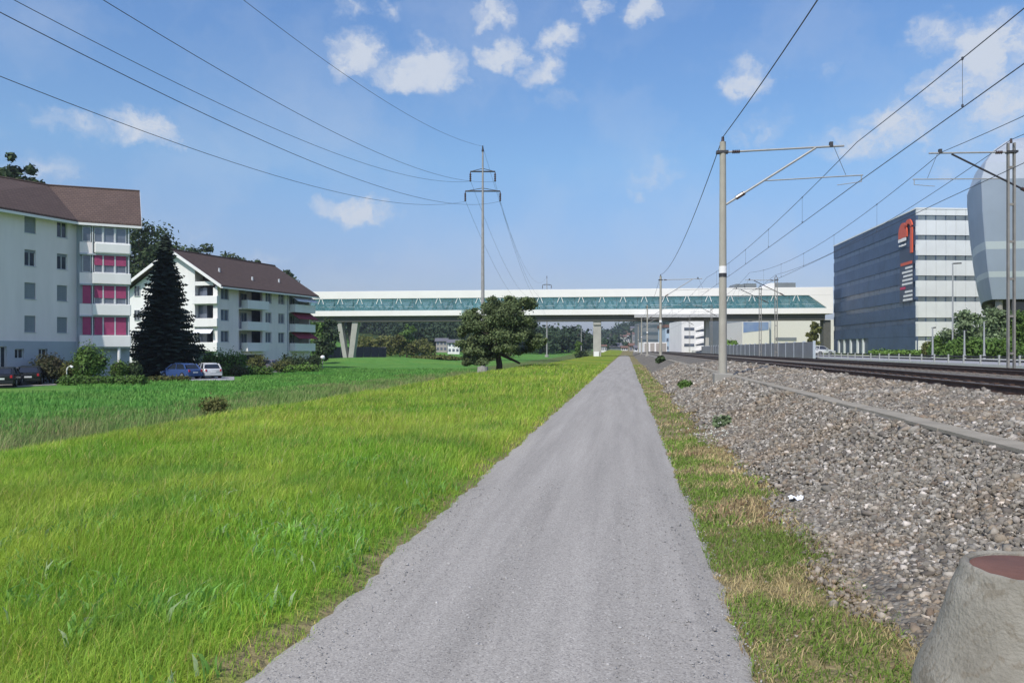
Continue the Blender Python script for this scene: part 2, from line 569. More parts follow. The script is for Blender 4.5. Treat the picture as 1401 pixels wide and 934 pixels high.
def ground_material():
    m = bpy.data.materials.new('grass_ground'); m.use_nodes = True
    N, L = m.node_tree.nodes, m.node_tree.links
    p = N['Principled BSDF']; p.inputs['Roughness'].default_value = .95; p.inputs['Specular IOR Level'].default_value = .1
    g = N.new('ShaderNodeNewGeometry'); sp = N.new('ShaderNodeSeparateXYZ'); L.new(g.outputs['Position'], sp.inputs[0])

    def noise(sc, det=6, dist=0, stretch=None):
        n = N.new('ShaderNodeTexNoise'); n.inputs['Scale'].default_value = sc; n.inputs['Detail'].default_value = det; n.inputs['Distortion'].default_value = dist
        v = g.outputs['Position']
        if stretch:
            q = N.new('ShaderNodeVectorMath'); q.operation = 'MULTIPLY'; q.inputs[1].default_value = stretch; L.new(v, q.inputs[0]); v = q.outputs[0]
        L.new(v, n.inputs['Vector']); return n.outputs['Fac']

    def rng(v, a, b, c=0, d=1, smooth=True):
        n = N.new('ShaderNodeMapRange'); n.interpolation_type = 'SMOOTHSTEP' if smooth else 'LINEAR'
        L.new(v, n.inputs['Value'])
        for k, q in zip(('From Min', 'From Max', 'To Min', 'To Max'), (a, b, c, d)): n.inputs[k].default_value = q
        return n.outputs[0]

    def mixc(f, a, b):
        n = N.new('ShaderNodeMix'); n.data_type = 'RGBA'
        if isinstance(f, float): n.inputs['Factor'].default_value = f
        else: L.new(f, n.inputs['Factor'])
        for k, q in (('A', a), ('B', b)):
            if isinstance(q, tuple): n.inputs[k].default_value = (*q, 1)
            else: L.new(q, n.inputs[k])
        return n.outputs['Result']

    def add(a, b, op='ADD'):
        n = N.new('ShaderNodeMath'); n.operation = op
        for k, q in enumerate((a, b)):
            if isinstance(q, (int, float)): n.inputs[k].default_value = q
            else: L.new(q, n.inputs[k])
        return n.outputs[0]
    big = noise(.16, 5); mid = noise(1.1, 6); fine = noise(14, 6, 0, (1, 1, .4))
    upper = mixc(rng(big, .4, .62), (.15, .24, .026), (.26, .28, .035))
    upper = mixc(rng(mid, .45, .75, 0, .6), upper, (.15, .20, .03))
    lower = mixc(rng(big, .35, .7), (.09, .235, .045), (.135, .26, .05))
    lower = mixc(rng(noise(.5, 6), .5, .72, 0, .7), lower, (.07, .17, .03))
    ditch = mixc(rng(mid, .35, .65), (.08, .15, .03), (.15, .15, .06))
    wob = add(sp.outputs[0], add(noise(.35, 4), 3.0, 'MULTIPLY'))
    isup = rng(wob, -9.6, -8.6)
    c = mixc(isup, lower, upper)
    indit = add(rng(wob, -23.5, -19.5), rng(wob, -8.9, -8.2, 1, 0), 'MULTIPLY')
    c = mixc(indit, c, ditch)
    # worn soil and dry grass next to the path and the ballast
    wob2 = add(sp.outputs[0], add(add(noise(2.2, 5), -.5), 1.1, 'MULTIPLY'))
    edge = add(rng(wob2, -2.15, -1.8), rng(wob2, 4, 5, 1, 0), 'MULTIPLY')
    dry = mixc(rng(mid, .35, .6), (.17, .18, .06), (.34, .285, .15))
    dry = mixc(rng(fine, .4, .62, 0, .7), dry, (.12, .09, .055))
    c = mixc(edge, c, dry)
    # woodland floor on the hills, fields elsewhere
    hz = rng(sp.outputs[2], 3.5, 8.0)
    c = mixc(hz, c, mixc(rng(noise(.02, 3), .45, .55), (.028, .05, .018), (.04, .065, .02)))
    c2 = N.new('ShaderNodeVectorMath'); c2.operation = 'SCALE'
    L.new(c, c2.inputs[0]); L.new(rng(fine, .3, .7, .6, 1.35), c2.inputs['Scale'])
    L.new(c2.outputs[0], p.inputs['Base Color'])
    bp = N.new('ShaderNodeBump'); bp.inputs['Strength'].default_value = .9; bp.inputs['Distance'].default_value = .08
    L.new(fine, bp.inputs['Height']); L.new(bp.outputs[0], p.inputs['Normal'])
    return m


g_o = np_obj('ground', V, FQ, ground_material(), smooth=True)
tag(g_o, 'grass covered valley floor with a low ditch and distant hills', kind='structure')


def strip(name, cols, ys, m, label, jitter=None):
    """sheet following the ground: cols = list of (x, z), extruded along y"""
    V = []; 
    for y in ys:
        for k, (x, z) in enumerate(cols):
            xx = x + (jitter(k, y) if jitter else 0)
            V.append((xx, y, z))
    V = np.array(V); n = len(cols)
    ii, jj = np.meshgrid(np.arange(n - 1), np.arange(len(ys) - 1)); a = (jj * n + ii).ravel()
    o = np_obj(name, V, np.stack([a, a + 1, a + n + 1, a + n], 1), m, smooth=True)
    return tag(o, label, kind='structure')


def gravel_material(name, base, dark, light, scale=60, bump=.6, streak=None):
    m = bpy.data.materials.new(name); m.use_nodes = True
    N, L = m.node_tree.nodes, m.node_tree.links
    p = N['Principled BSDF']; p.inputs['Roughness'].default_value = .92; p.inputs['Specular IOR Level'].default_value = .2
    g = N.new('ShaderNodeNewGeometry')
    vo = N.new('ShaderNodeTexVoronoi'); vo.inputs['Scale'].default_value = scale; L.new(g.outputs['Position'], vo.inputs['Vector'])
    sep = N.new('ShaderNodeSeparateColor'); L.new(vo.outputs['Color'], sep.inputs[0])
    cr = N.new('ShaderNodeValToRGB'); e = cr.color_ramp.elements
    e[0].position = .0; e[0].color = (*dark, 1); e[1].position = 1; e[1].color = (*light, 1)
    x = cr.color_ramp.elements.new(.3); x.color = (*base, 1)
    x = cr.color_ramp.elements.new(.85); x.color = (*[v * 1.12 for v in base], 1)
    L.new(sep.outputs[0], cr.inputs[0])
    n1 = N.new('ShaderNodeTexNoise'); n1.inputs['Scale'].default_value = 1.2; n1.inputs['Detail'].default_value = 7; n1.inputs['Roughness'].default_value = .65
    v = g.outputs['Position']
    q = N.new('ShaderNodeVectorMath'); q.operation = 'MULTIPLY'; q.inputs[1].default_value = streak or (1, 1, 1); L.new(v, q.inputs[0])
    L.new(q.outputs[0], n1.inputs['Vector'])
    mp = N.new('ShaderNodeMapRange'); mp.inputs['From Min'].default_value = .3; mp.inputs['From Max'].default_value = .7; mp.inputs['To Min'].default_value = .82; mp.inputs['To Max'].default_value = 1.16
    L.new(n1.outputs['Fac'], mp.inputs['Value'])
    s = N.new('ShaderNodeVectorMath'); s.operation = 'SCALE'; L.new(cr.outputs[0], s.inputs[0]); L.new(mp.outputs[0], s.inputs['Scale'])
    L.new(s.outputs[0], p.inputs['Base Color'])
    n2 = N.new('ShaderNodeTexNoise'); n2.inputs['Scale'].default_value = scale * 1.7; n2.inputs['Detail'].default_value = 3; L.new(g.outputs['Position'], n2.inputs['Vector'])
    ad = N.new('ShaderNodeMath'); ad.operation = 'SUBTRACT'; L.new(n2.outputs['Fac'], ad.inputs[0]); L.new(vo.outputs['Distance'], ad.inputs[1])
    bp = N.new('ShaderNodeBump'); bp.inputs['Strength'].default_value = bump; bp.inputs['Distance'].default_value = .5 / scale
    L.new(ad.outputs[0], bp.inputs['Height']); L.new(bp.outputs[0], p.inputs['Normal'])
    return m


M_path = gravel_material('path_gravel', (.315, .295, .265), (.22, .205, .19), (.43, .41, .37), 110, .35, (2.6, .12, 1))
M_ballast = gravel_material('ballast_stones', (.165, .15, .125), (.07, .06, .05), (.28, .26, .22), 24, 1.0, (1, .5, 1))


def path_jit(k, y):
    if k in (0, 1): return .04 * sin(y * 2.3) * sin(y * .71 + 1) + .02 * sin(y * 5.1) + .02 * sin(y * 14.3) + .012 * sin(y * 31)
    if k in (9, 10): return .035 * sin(y * 1.9 + 2) * sin(y * .53) + .02 * sin(y * 6.1 + .5) + .02 * sin(y * 15.7) + .012 * sin(y * 29)
    return 0


ys = np.concatenate([np.arange(-8, 25, .12), np.arange(25, 80, 1), np.arange(80, 330, 10)])
cols = [(-1.84, -.02), (-1.76, .006), (-1.45, .022), (-1.1, .026), (-.8, .02), (-.55, .032), (-.3, .034), (-.05, .02), (.25, .022), (.58, .006), (.68, -.02)]
strip('path', cols, ys, M_path, 'grey compacted gravel footpath running straight to the bridge', path_jit)

ys = np.concatenate([np.arange(-10, 40, .5), np.arange(40, 100, 4), np.arange(100, 420, 20)])
BX = np.array([1.25, 1.6, 2.3, 3.1, 3.46, 4.5, 5.2, 8.8, 12.6, 14.6, 16.2])
BZ = np.array([-.06, .06, .33, .72, .74, .84, .90, .89, .90, .8, .55])


def ballast_jit(k, y):
    return (.08 * sin(y * .8) + .05 * sin(y * 2.1 + 1)) if k in (0, 1) else 0


strip('ballast_bed', list(zip(BX, BZ)), ys, M_ballast, 'grey crushed stone bank carrying the two railway tracks', ballast_jit)
M_asph = mat('asphalt', (.30, .30, .31), .9, var=.08, vscale=.6, bump=.3, bscale=60)
ys = np.concatenate([np.arange(-20, 260, 20), [420]])
strip('road', [(18.2, .71), (26.5, .72)], ys, M_asph, 'pale grey service road beyond the railway fence')
strip('pavement', [(26.5, .72), (26.55, .84), (29.5, .85)], ys, mat('pavement_concrete', (.36, .36, .35), .9, var=.08), 'concrete pavement in front of the office buildings')


# ------------------------------------------------------------------ numpy vegetation and stones
def leaf_mesh(name, clumps, n, size, m, parent=None, base=(0, 0, 0), seed=1, core=.0, up=.3, elong=1.6, flat=0.0):
    """many small leaf faces spread through ellipsoid clumps [(c, r)]"""
    r = np.random.default_rng(seed)
    C = np.array([c for c, _ in clumps], float); R = np.array([q if hasattr(q, '__len__') else (q, q, q) for _, q in clumps], float)
    w = R.prod(1) ** (2 / 3); w /= w.sum()
    k = r.choice(len(C), n, p=w)
    d = r.normal(size=(n, 3)); d /= np.linalg.norm(d, axis=1)[:, None]
    rad = np.abs(r.normal(.78, .26, n))
    P = C[k] + d * R[k] * rad[:, None]
    nrm = d * .9 + r.normal(size=(n, 3)) * .65 + np.array([0, 0, up]); nrm /= np.linalg.norm(nrm, axis=1)[:, None]
    t = np.cross(nrm, r.normal(size=(n, 3))); t /= np.linalg.norm(t, axis=1)[:, None]
    b = np.cross(nrm, t)
    s = size * r.uniform(.55, 1.35, n)[:, None]
    Vv = np.stack([P - t * s * elong * .5, P - b * s * .45 - t * s * .05, P + t * s * elong * .5, P + b * s * .45 + t * s * .05], 1).reshape(-1, 3)
    Fc = np.arange(n * 4).reshape(-1, 4)
    clump_t = r.uniform(0, 1, len(C))
    tint = np.repeat(np.clip(.45 * clump_t[k] + .55 * r.uniform(0, 1, n), 0, 1), 4)
    if core:
        vv, ff = ICO
        for c, q in zip(C, R):
            o = len(Vv)
            Vv = np.concatenate([Vv, c + vv * q * core])
            Fc = np.concatenate([Fc, np.concatenate([ff, ff[:, 2:3]], 1)[:, :4] + o]) if False else Fc
        # cores are appended as degenerate-free quads (two joined triangles)
    Vv = Vv - np.array(base)
    o = np_obj(name, Vv, Fc, m, attrs=np.resize(tint, len(Vv)), parent=parent)
    return o


def ico():
    import bmesh
    bm = bmesh.new(); bmesh.ops.create_icosphere(bm, subdivisions=1, radius=1)
    v = np.array([p.co[:] for p in bm.verts]); f = np.array([[q.index for q in p.verts] for p in bm.faces]); bm.free()
    return v, f


ICO = ico()


def core_mesh(name, clumps, k, m, parent, base):
    v, f = ICO
    Vv = []; Ff = []
    for i, (c, r) in enumerate(clumps):
        r = np.array(r if hasattr(r, '__len__') else (r, r, r), float)
        Ff.append(f + len(Vv) * len(v)); Vv.append(np.array(c) + v * r * k)
    o = np_obj(name, np.concatenate(Vv) - np.array(base), np.concatenate(Ff), m, attrs=np.full(len(Vv) * len(v), .2), parent=parent, smooth=True)
    return o


def foliage(name, col, col2=None, tr=.25):
    return mat(name, col, .75, col2=col2, vscale=.8, tint=.45, translucent=tr, spec=.2)


F_oak = foliage('oak_leaves', (.105, .145, .060), (.16, .20, .085))
F_fir = foliage('fir_needles', (.026, .042, .030), (.045, .064, .040), .05)
F_dark = foliage('dark_evergreen', (.038, .062, .026), (.060, .088, .034), .12)
F_mid = foliage('mid_green_leaves', (.085, .16, .035), (.13, .21, .05))
F_light = foliage('light_green_leaves', (.13, .24, .045), (.18, .28, .07))
F_olive = foliage('olive_leaves', (.11, .125, .035), (.15, .15, .05))
F_russet = foliage('russet_leaves', (.085, .066, .042), (.075, .095, .04))
F_pale = foliage('pale_birch_leaves', (.14, .20, .095), (.19, .245, .13))
F_far = foliage('hazy_woodland', (.030, .055, .030), (.052, .080, .038), .1)
M_bark = mat('bark', (.055, .042, .032), .95, var=.3, vscale=6, bump=.8, bscale=20)
M_core = mat('twig_core', (.03, .042, .018), 1, var=.3)


def shrub(px, D, wpx, ytop, label, m, n=900, size=.16, name='bush', z0=None, deep=None, box=False, group=None, cat='bush', seed=None):
    """bush whose outline fills wpx at distance D and reaches photo height ytop"""
    seed = seed or int(px * 7 + D * 13)
    r = random.Random(seed)
    c = PX(px, D)
    if z0 is None: z0 = float(gz(c.x, c.y))
    zt = max(ZY(ytop, D), z0 + .25); h = zt - z0; w = wpx * D / F / 2; dp = deep or w * .9
    t = thing(name, (c.x, c.y, z0), label, cat, group)
    cl = []
    ux = CW(1, 0) - CW(0, 0); uy = CW(0, 1) - CW(0, 0)
    k = 12 if not box else 16
    for i in range(k):
        if box:
            fx = -1 + 2 * (i % 8 + .5) / 8; fy = -.4 if i < 8 else .4; rr = (w / 6.2, dp * .55, h * .5); zz = h * (.5 + r.uniform(-.03, .03))
            p = c + ux * fx * w * .9 + uy * fy * dp * .8
        else:
            a = r.uniform(0, 2 * pi); q = r.uniform(.15, .62)
            p = c + ux * cos(a) * q * w + uy * sin(a) * q * dp
            zz = h * r.uniform(.3, .68) * (1.15 - .5 * q); q2 = r.uniform(.36, .52)
            rr = (w * q2, dp * q2, min(h * .42, max(h * .25, w * q2)))
        cl.append(((p.x, p.y, z0 + min(zz, h - rr[2] * .9)), rr))
    if not box:
        cl.append(((c.x, c.y, z0 + h * .38), (w * .7, dp * .6, h * .4)))
    leaf_mesh('foliage', cl, int(n * 1.7), size, m, parent=t, base=(c.x, c.y, z0), seed=seed)
    if size > .1: core_mesh('stems', cl, .58, M_core, t, (c.x, c.y, z0))
    return t


def branchy(mb, p0, p1, r0, r1, rnd, bend=.15, seg=5):
    p0, p1 = Vector(p0), Vector(p1); L = (p1 - p0).length
    pts, rs = [], []
    for i in range(seg + 1):
        f = i / seg; q = p0.lerp(p1, f)
        if 0 < i < seg: q += Vector((rnd.uniform(-1, 1), rnd.uniform(-1, 1), rnd.uniform(-.5, .5))) * L * bend * .4
        pts.append(q); rs.append(r0 + (r1 - r0) * f)
    mb.path(pts, rs, 7)
    return pts


def broadleaf(px, D, wpx, ytop, label, m, name='broadleaf_tree', n=4000, size=.3, trunk_h=.3, z0=None, ybase=None, group=None, clumps=26, trunk_r=.018, seed=None, cshape=1.0, lean=0.0):
    seed = seed or int(px * 3 + D * 11); r = random.Random(seed)
    c = PX(px, D)
    if z0 is None: z0 = float(gz(c.x, c.y)) - .05
    zt = ZY(ytop, D); h = zt - z0; w = wpx * D / F / 2
    t = thing(name, (c.x, c.y, z0), label, 'tree', group)
    ux = CW(1, 0) - CW(0, 0); uy = CW(0, 1) - CW(0, 0)
    mb = MB(); base = Vector((c.x, c.y, z0))
    top = base + ux * lean * w + Vector((0, 0, h * .8))
    pts = branchy(mb, base, top, h * trunk_r * 1.5, h * trunk_r * .3, r, .06, 7)
    cl = []
    for i in range(clumps):
        f = (i + .5) / clumps
        zz = trunk_h + (1 - trunk_h) * (r.random() ** .9) * .92
        prof = (1 - ((zz - (trunk_h + 1) / 2.1) / (1 - trunk_h) * 1.75) ** 2) ** .5 if abs((zz - (trunk_h + 1) / 2.1) / (1 - trunk_h) * 1.75) < 1 else .2
        a = f * 2 * pi * 5 + r.uniform(0, 1); q = (.25 + .55 * r.random()) * prof * cshape
        p = base + ux * cos(a) * q * w + uy * sin(a) * q * w + Vector((0, 0, h * min(zz, .93)))
        rr = w * r.uniform(.24, .42)
        cl.append(((p.x, p.y, p.z), (rr, rr, rr * .75)))
        if i % 2 == 0:
            s = pts[min(len(pts) - 1, 2 + int(4 * (zz - trunk_h)))]
            branchy(mb, s, p, h * trunk_r * .55, h * trunk_r * .12, r, .2, 4)
    cl.append(((top.x, top.y, zt - w * .2), (w * .22, w * .22, w * .2)))
    cl.append(((c.x, c.y, z0 + h * (trunk_h + .95) / 2), (w * .5, w * .5, h * (1 - trunk_h) * .34)))
    mb.build('trunk', M_bark, t, smooth=True)
    leaf_mesh('crown', cl, n, size, m, parent=t, base=(c.x, c.y, z0), seed=seed)
    return t, cl


def conifer(px, D, wpx, ytop, label, m, name='fir_tree', z0=None, n=60, group=None, dense=1.0, seed=None, size=.5, narrow=1.0, bare=.06, cat='tree'):
    """tiers of drooping boughs round a straight trunk"""
    seed = seed or int(px * 5 + D * 17); r = np.random.default_rng(seed)
    c = PX(px, D)
    if z0 is None: z0 = float(gz(c.x, c.y)) - .05
    h = ZY(ytop, D) - z0; w = wpx * D / F / 2
    t = thing(name, (c.x, c.y, z0), label, cat, group)
    mb = MB(); mb.tube((c.x, c.y, z0), (c.x, c.y, z0 + h * .97), h * .016, h * .002, 8); mb.build('trunk', M_bark, t, smooth=True)
    Vs = []; tints = []
    tiers = int(n)
    for i in range(tiers):
        f = bare + (1 - bare) * i / tiers
        rad = w * ((1 - f) ** .92) * (1 - .22 * max(0, .25 - f) * 4) * narrow * r.uniform(.8, 1.12)
        nb = max(5, int((7 + 9 * (1 - f)) * dense))
        a0 = r.uniform(0, 6.28)
        for k in range(nb):
            a = a0 + 2 * pi * k / nb + r.uniform(-.2, .2); L = rad * r.choice([r.uniform(.6, .9), r.uniform(.85, 1.15)]) + .15; zj = r.uniform(-1.6, 1.6) * h / tiers
            ns = max(3, int(L / (size * .42)))
            dr = np.array([cos(a), sin(a), 0])
            tt = r.uniform(.2, 1)
            for q in range(ns):
                s = (q + .7) / ns
                zc = z0 + h * f + zj + h * .02 - (.42 - .3 * f) * L * s + .16 * L * s * s * s
                p = np.array([c.x, c.y, zc]) + dr * L * s
                sz = size * (1.15 - .55 * s) * r.uniform(.8, 1.2)
                side = np.cross(dr, [0, 0, 1]) * (sz * .62)
                fw = dr * sz * .62 + np.array([0, 0, -.30 * sz])
                jz = np.array([0, 0, r.uniform(-.12, .12) * sz])
                Vs += [p - fw * .5, p - side + jz - [0, 0, .2 * sz], p + fw, p + side - jz - [0, 0, .2 * sz]]
                tints += [tt] * 4
                # hanging spray below
                Vs += [p - fw * .4, p + fw * .7, p + fw * .2 - [0, 0, .55 * sz], p - fw * .3 - [0, 0, .35 * sz]]
                tints += [tt * .7] * 4
    Vs = np.array(Vs) - np.array([c.x, c.y, z0])
    np_obj('crown', Vs, np.arange(len(Vs)).reshape(-1, 4), m, attrs=np.array(tints), parent=t)
    return t


def blades(name, P, H, Wd, colour, m, label, seed=3, lean=.35, wind=(.15, .05), kind='stuff'):
    r = np.random.default_rng(seed); n = len(P)
    a = r.uniform(0, 2 * pi, n); side = np.stack([np.cos(a), np.sin(a), np.zeros(n)], 1) * (Wd / 2)[:, None]
    b = r.uniform(0, 2 * pi, n); l = r.uniform(.3, 1, n) * lean
    ln = np.stack([np.cos(b) * l + wind[0], np.sin(b) * l + wind[1], np.zeros(n)], 1) * H[:, None]
    up = np.stack([np.zeros(n), np.zeros(n), H], 1)
    m1 = P + up * .55 + ln * .35; tip = P + up * (1 - .35 * l)[:, None] + ln
    Vv = np.stack([P - side, P + side, m1 + side * .8, m1 - side * .8, tip], 1).reshape(-1, 3)
    i = np.arange(n)[:, None] * 5
    Fc = np.concatenate([i + [0, 1, 2], i + [0, 2, 3], i + [3, 2, 4]], 1).reshape(-1, 3)
    shade = np.repeat(colour, 5, axis=0)
    o = np_obj(name, Vv, Fc, m, colour=shade)
    return tag(o, label, kind=kind)


M_blade = attr_colour('grass_blades', 'own_colour', .7, translucent=.42, vscale=.6, var=.18)


def field_noise(x, y, s, seed):
    """cheap value noise in 0..1"""
    r = np.random.default_rng(seed); T = r.random((64, 64))
    u, v = x / s, y / s; i, j = np.floor(u).astype(int), np.floor(v).astype(int); fu, fv = u - i, v - j
    fu = fu * fu * (3 - 2 * fu); fv = fv * fv * (3 - 2 * fv)
    g = lambda a, b: T[a % 64, b % 64]
    return (g(i, j) * (1 - fu) + g(i + 1, j) * fu) * (1 - fv) + (g(i, j + 1) * (1 - fu) + g(i + 1, j + 1) * fu) * fv


def fbm(x, y, s, seed):
    return .5 * field_noise(x, y, s, seed) + .3 * field_noise(x, y, s / 2.3, seed + 1) + .2 * field_noise(x, y, s / 5.1, seed + 2)


def scatter(x0, x1, y0, y1, dens, rng):
    n = int((x1 - x0) * (y1 - y0) * dens)
    return rng.uniform(x0, x1, n), rng.uniform(y0, y1, n)


def meadow():
    r = np.random.default_rng(5)
    parts = []
    for (y0, y1, dens, hs, ws) in ((1.8, 5.5, 3600, .62, .62), (5.5, 9, 2200, .72, .85), (9, 15, 1100, .85, 1.3), (15, 26, 420, .95, 2.1), (26, 44, 110, 1.2, 4.2), (44, 75, 42, 1.25, 7.5)):
        x, y = scatter(-10.0, -1.7, y0, y1, dens, r)
        # stay inside what the place shows from about the viewpoint (a margin each side)
        keep = (x * CP + y * SP) / np.maximum(.5, (-x * SP + y * CP)) > -.85
        x, y = x[keep], y[keep]
        parts.append((x, y, np.full(len(x), hs), np.full(len(x), ws)))
    x = np.concatenate([p[0] for p in parts]); y = np.concatenate([p[1] for p in parts]); hs = np.concatenate([p[2] for p in parts]); ws = np.concatenate([p[3] for p in parts])
    n = len(x)
    edge = np.clip((-1.75 - x + .25 * (fbm(x, y, .5, 9) - .5)) / .38, 0, 1)
    patch = fbm(x, y, 2.6, 21); patch2 = fbm(x, y, .9, 31)
    H = (.05 + .15 * edge ** .8 * (.6 + .8 * patch)) * hs * r.uniform(.55, 1.35, n)
    H = np.where(edge <= .02, H * .5, H)
    keepe = (r.random(n) < (.55 + .45 * edge)) & (x < -1.66 - .12 * r.random(n) ** 2 - .1 * fbm(x, y, .3, 12))
    W = .0055 * ws * r.uniform(.7, 1.5, n)
    g1 = np.array([.19, .34, .045]); g2 = np.array([.32, .42, .075]); g3 = np.array([.13, .27, .055]); straw = np.array([.52, .44, .17])
    t = np.clip((patch - .36) * 3.2 + (y > 9) * .25 + r.normal(0, .16, n), 0, 1)[:, None]
    c = g1 * (1 - t) + g2 * t
    t2 = np.clip((patch2 - .5) * 4, 0, 1)[:, None]; c = c * (1 - .7 * t2) + g3 * .7 * t2
    s = (r.random(n) < .05 + .10 * (1 - edge) + .05 * (y > 12)); c[s] = straw * r.uniform(.7, 1.1, (s.sum(), 1))
    c *= (r.uniform(.75, 1.2, n) * np.interp(y, [2, 8, 30], [1.42, 1.3, 1.18]))[:, None] * np.array([1.0, 1.0, .78])
    tall = (r.random(n) < .02) & (edge > .5); H[tall] *= 1.7; W[tall] *= .5; c[tall] = np.array([.50, .45, .20])
    P = np.stack([x, y, gz(x, y) - .01], 1)
    k = keepe
    blades('meadow_grass', P[k], H[k], W[k], c[k], M_blade, 'tall yellow green meadow grass on the left of the gravel path', 8, .7)
    # broad-leaved weeds near the path
    x, y = scatter(-5.2, -1.95, 3, 10.5, 34, r)
    pick = fbm(x, y, .6, 44) > .5; x, y = x[pick], y[pick]
    xs = np.repeat(x, 7) + r.normal(0, .05, len(x) * 7); yy = np.repeat(y, 7) + r.normal(0, .05, len(x) * 7); n = len(xs)
    c = np.array([.22, .42, .09]) * r.uniform(.7, 1.35, (n, 1))
    pal = r.random(n) < .12; c[pal] = np.array([.42, .52, .28])
    blades('broadleaf_weeds', np.stack([xs, yy, gz(xs, yy)], 1), r.uniform(.05, .15, n), r.uniform(.012, .028, n), c, M_blade, 'broad leaved weeds among the grass beside the path edge', 9, 1.0)
    # dark tall growth of the ditch
    x, y = scatter(-24, -10.0, 3, 82, 44, r); n = len(x)
    k = (fbm(x, y, 3.2, 50) > .30 + .16 * np.clip((-x - 17) / 5, 0, 1)) & ((x * CP + y * SP) / np.maximum(.5, (-x * SP + y * CP)) > -.85); x, y = x[k], y[k]; n = len(x)
    far = 1 + y / 28
    hh = np.interp(x, [-24, -21, -17, -13, -10], [.22, .35, .6, .6, .2]) * (.15 + 1.5 * fbm(x, y, 3.0, 61)) * r.uniform(.6, 1.15, n)
    tt = np.clip(fbm(x, y, 1.5, 71) * 1.8 - .45, 0, 1)[:, None]
    c = np.array([.19, .36, .075]) * (1 - tt) + np.array([.34, .32, .15]) * tt; c *= r.uniform(.7, 1.3, (n, 1))
    blades('ditch_reeds', np.stack([x, y, gz(x, y)], 1), hh, .012 * far * r.uniform(.7, 1.4, n), c, M_blade, 'brown and green reeds growing along the ditch', 10, .5)
    # lower meadow
    x, y = scatter(-60, -19, 22, 105, 22, r)
    Xc = x * CP + y * SP; Dc = -x * SP + y * CP; pxx = 700 + F * Xc / Dc
    k = (Xc / Dc > -.75) & ~((pxx < 105) & (Dc > 50)) & ~((pxx > 190) & (pxx < 330) & (Dc > 66)) & ~((pxx > 325) & (pxx < 405) & (Dc > 90)); x, y = x[k], y[k]; n = len(x)
    pa = fbm(x, y, 5, 81)[:, None]
    pb = np.clip((fbm(x, y, 2.2, 83)[:, None] - .5) * 4, 0, 1); c = np.array([.12, .34, .065]) * (1 - pa) + np.array([.20, .38, .08]) * pa; c = c * (1 - .45 * pb) + .45 * pb * np.array([.14, .20, .06]); c *= r.uniform(.7, 1.3, (n, 1))
    blades('lower_meadow_grass', np.stack([x, y, gz(x, y)], 1), r.uniform(.12, .3, n), .02 * (1 + y / 22) * r.uniform(.7, 1.3, n), c, M_blade, 'bright green grass of the lower meadow before the flats', 12, .5)


meadow()


def verge():
    r = np.random.default_rng(15)
    x1, y1 = scatter(.52, 2.9, 2.2, 7, 4200, r); x2, y2 = scatter(.52, 2.6, 7, 14, 1700, r); x3, y3 = scatter(.5, 2.4, 14, 34, 200, r); x4, y4 = scatter(.5, 2.2, 34, 80, 50, r)
    x = np.concatenate([x1, x2, x3, x4]); y = np.concatenate([y1, y2, y3, y4])
    ws = np.concatenate([np.full(len(x1), 1), np.full(len(x2), 1.8), np.full(len(x3), 3.5), np.full(len(x4), 8)])
    n = len(x)
    width = 1.22 + .42 * (fbm(y * 0 + 3, y, 1.4, 91) - .3) + np.clip((6 - y) * .14, 0, .5)   # how far it creeps up the ballast
    f = (x - .6) / width
    p = np.clip(1.25 - f ** 2.4, 0, 1) * np.clip((x - .52) * 8, .12, 1)
    k = r.random(n) < p * np.clip(.5 + 1.1 * fbm(x, y, .6, 95), 0, 1)
    x, y, ws, f = x[k], y[k], ws[k], f[k]; n = len(x)
    green = np.clip((fbm(x, y, .6, 97) - .46) * 3.2 + (0.40 - f) * .9 + .17, .04, .9)
    isg = r.random(n) < green
    c = np.where(isg[:, None], np.array([.22, .33, .06]), np.array([.58, .47, .24]))
    ru = (~isg) & (r.random(n) < np.clip((fbm(x, y, .45, 99) - .42) * 2.2, 0, .55)); c[ru] = np.array([.36, .24, .14])
    c = c * r.uniform(.65, 1.3, (n, 1))
    H = np.where(isg, r.uniform(.03, .10, n), r.uniform(.02, .09, n)) * (.6 + .7 * fbm(x, y, .5, 98))
    z = np.maximum(gz(x, y), np.interp(x, BX + .12, BZ)) - .01
    blades('verge_grass', np.stack([x, y, z], 1), H * (1 + .15 * (ws > 1.5)), .0055 * ws * r.uniform(.7, 1.4, n), c, M_blade, 'patchy green and straw coloured grass between path and ballast', 16, 1.1)


verge()

# stones
M_stone = attr_colour('loose_ballast_stones', 'own_colour', .9, bump=.4, vscale=18, var=.16, bscale=60)


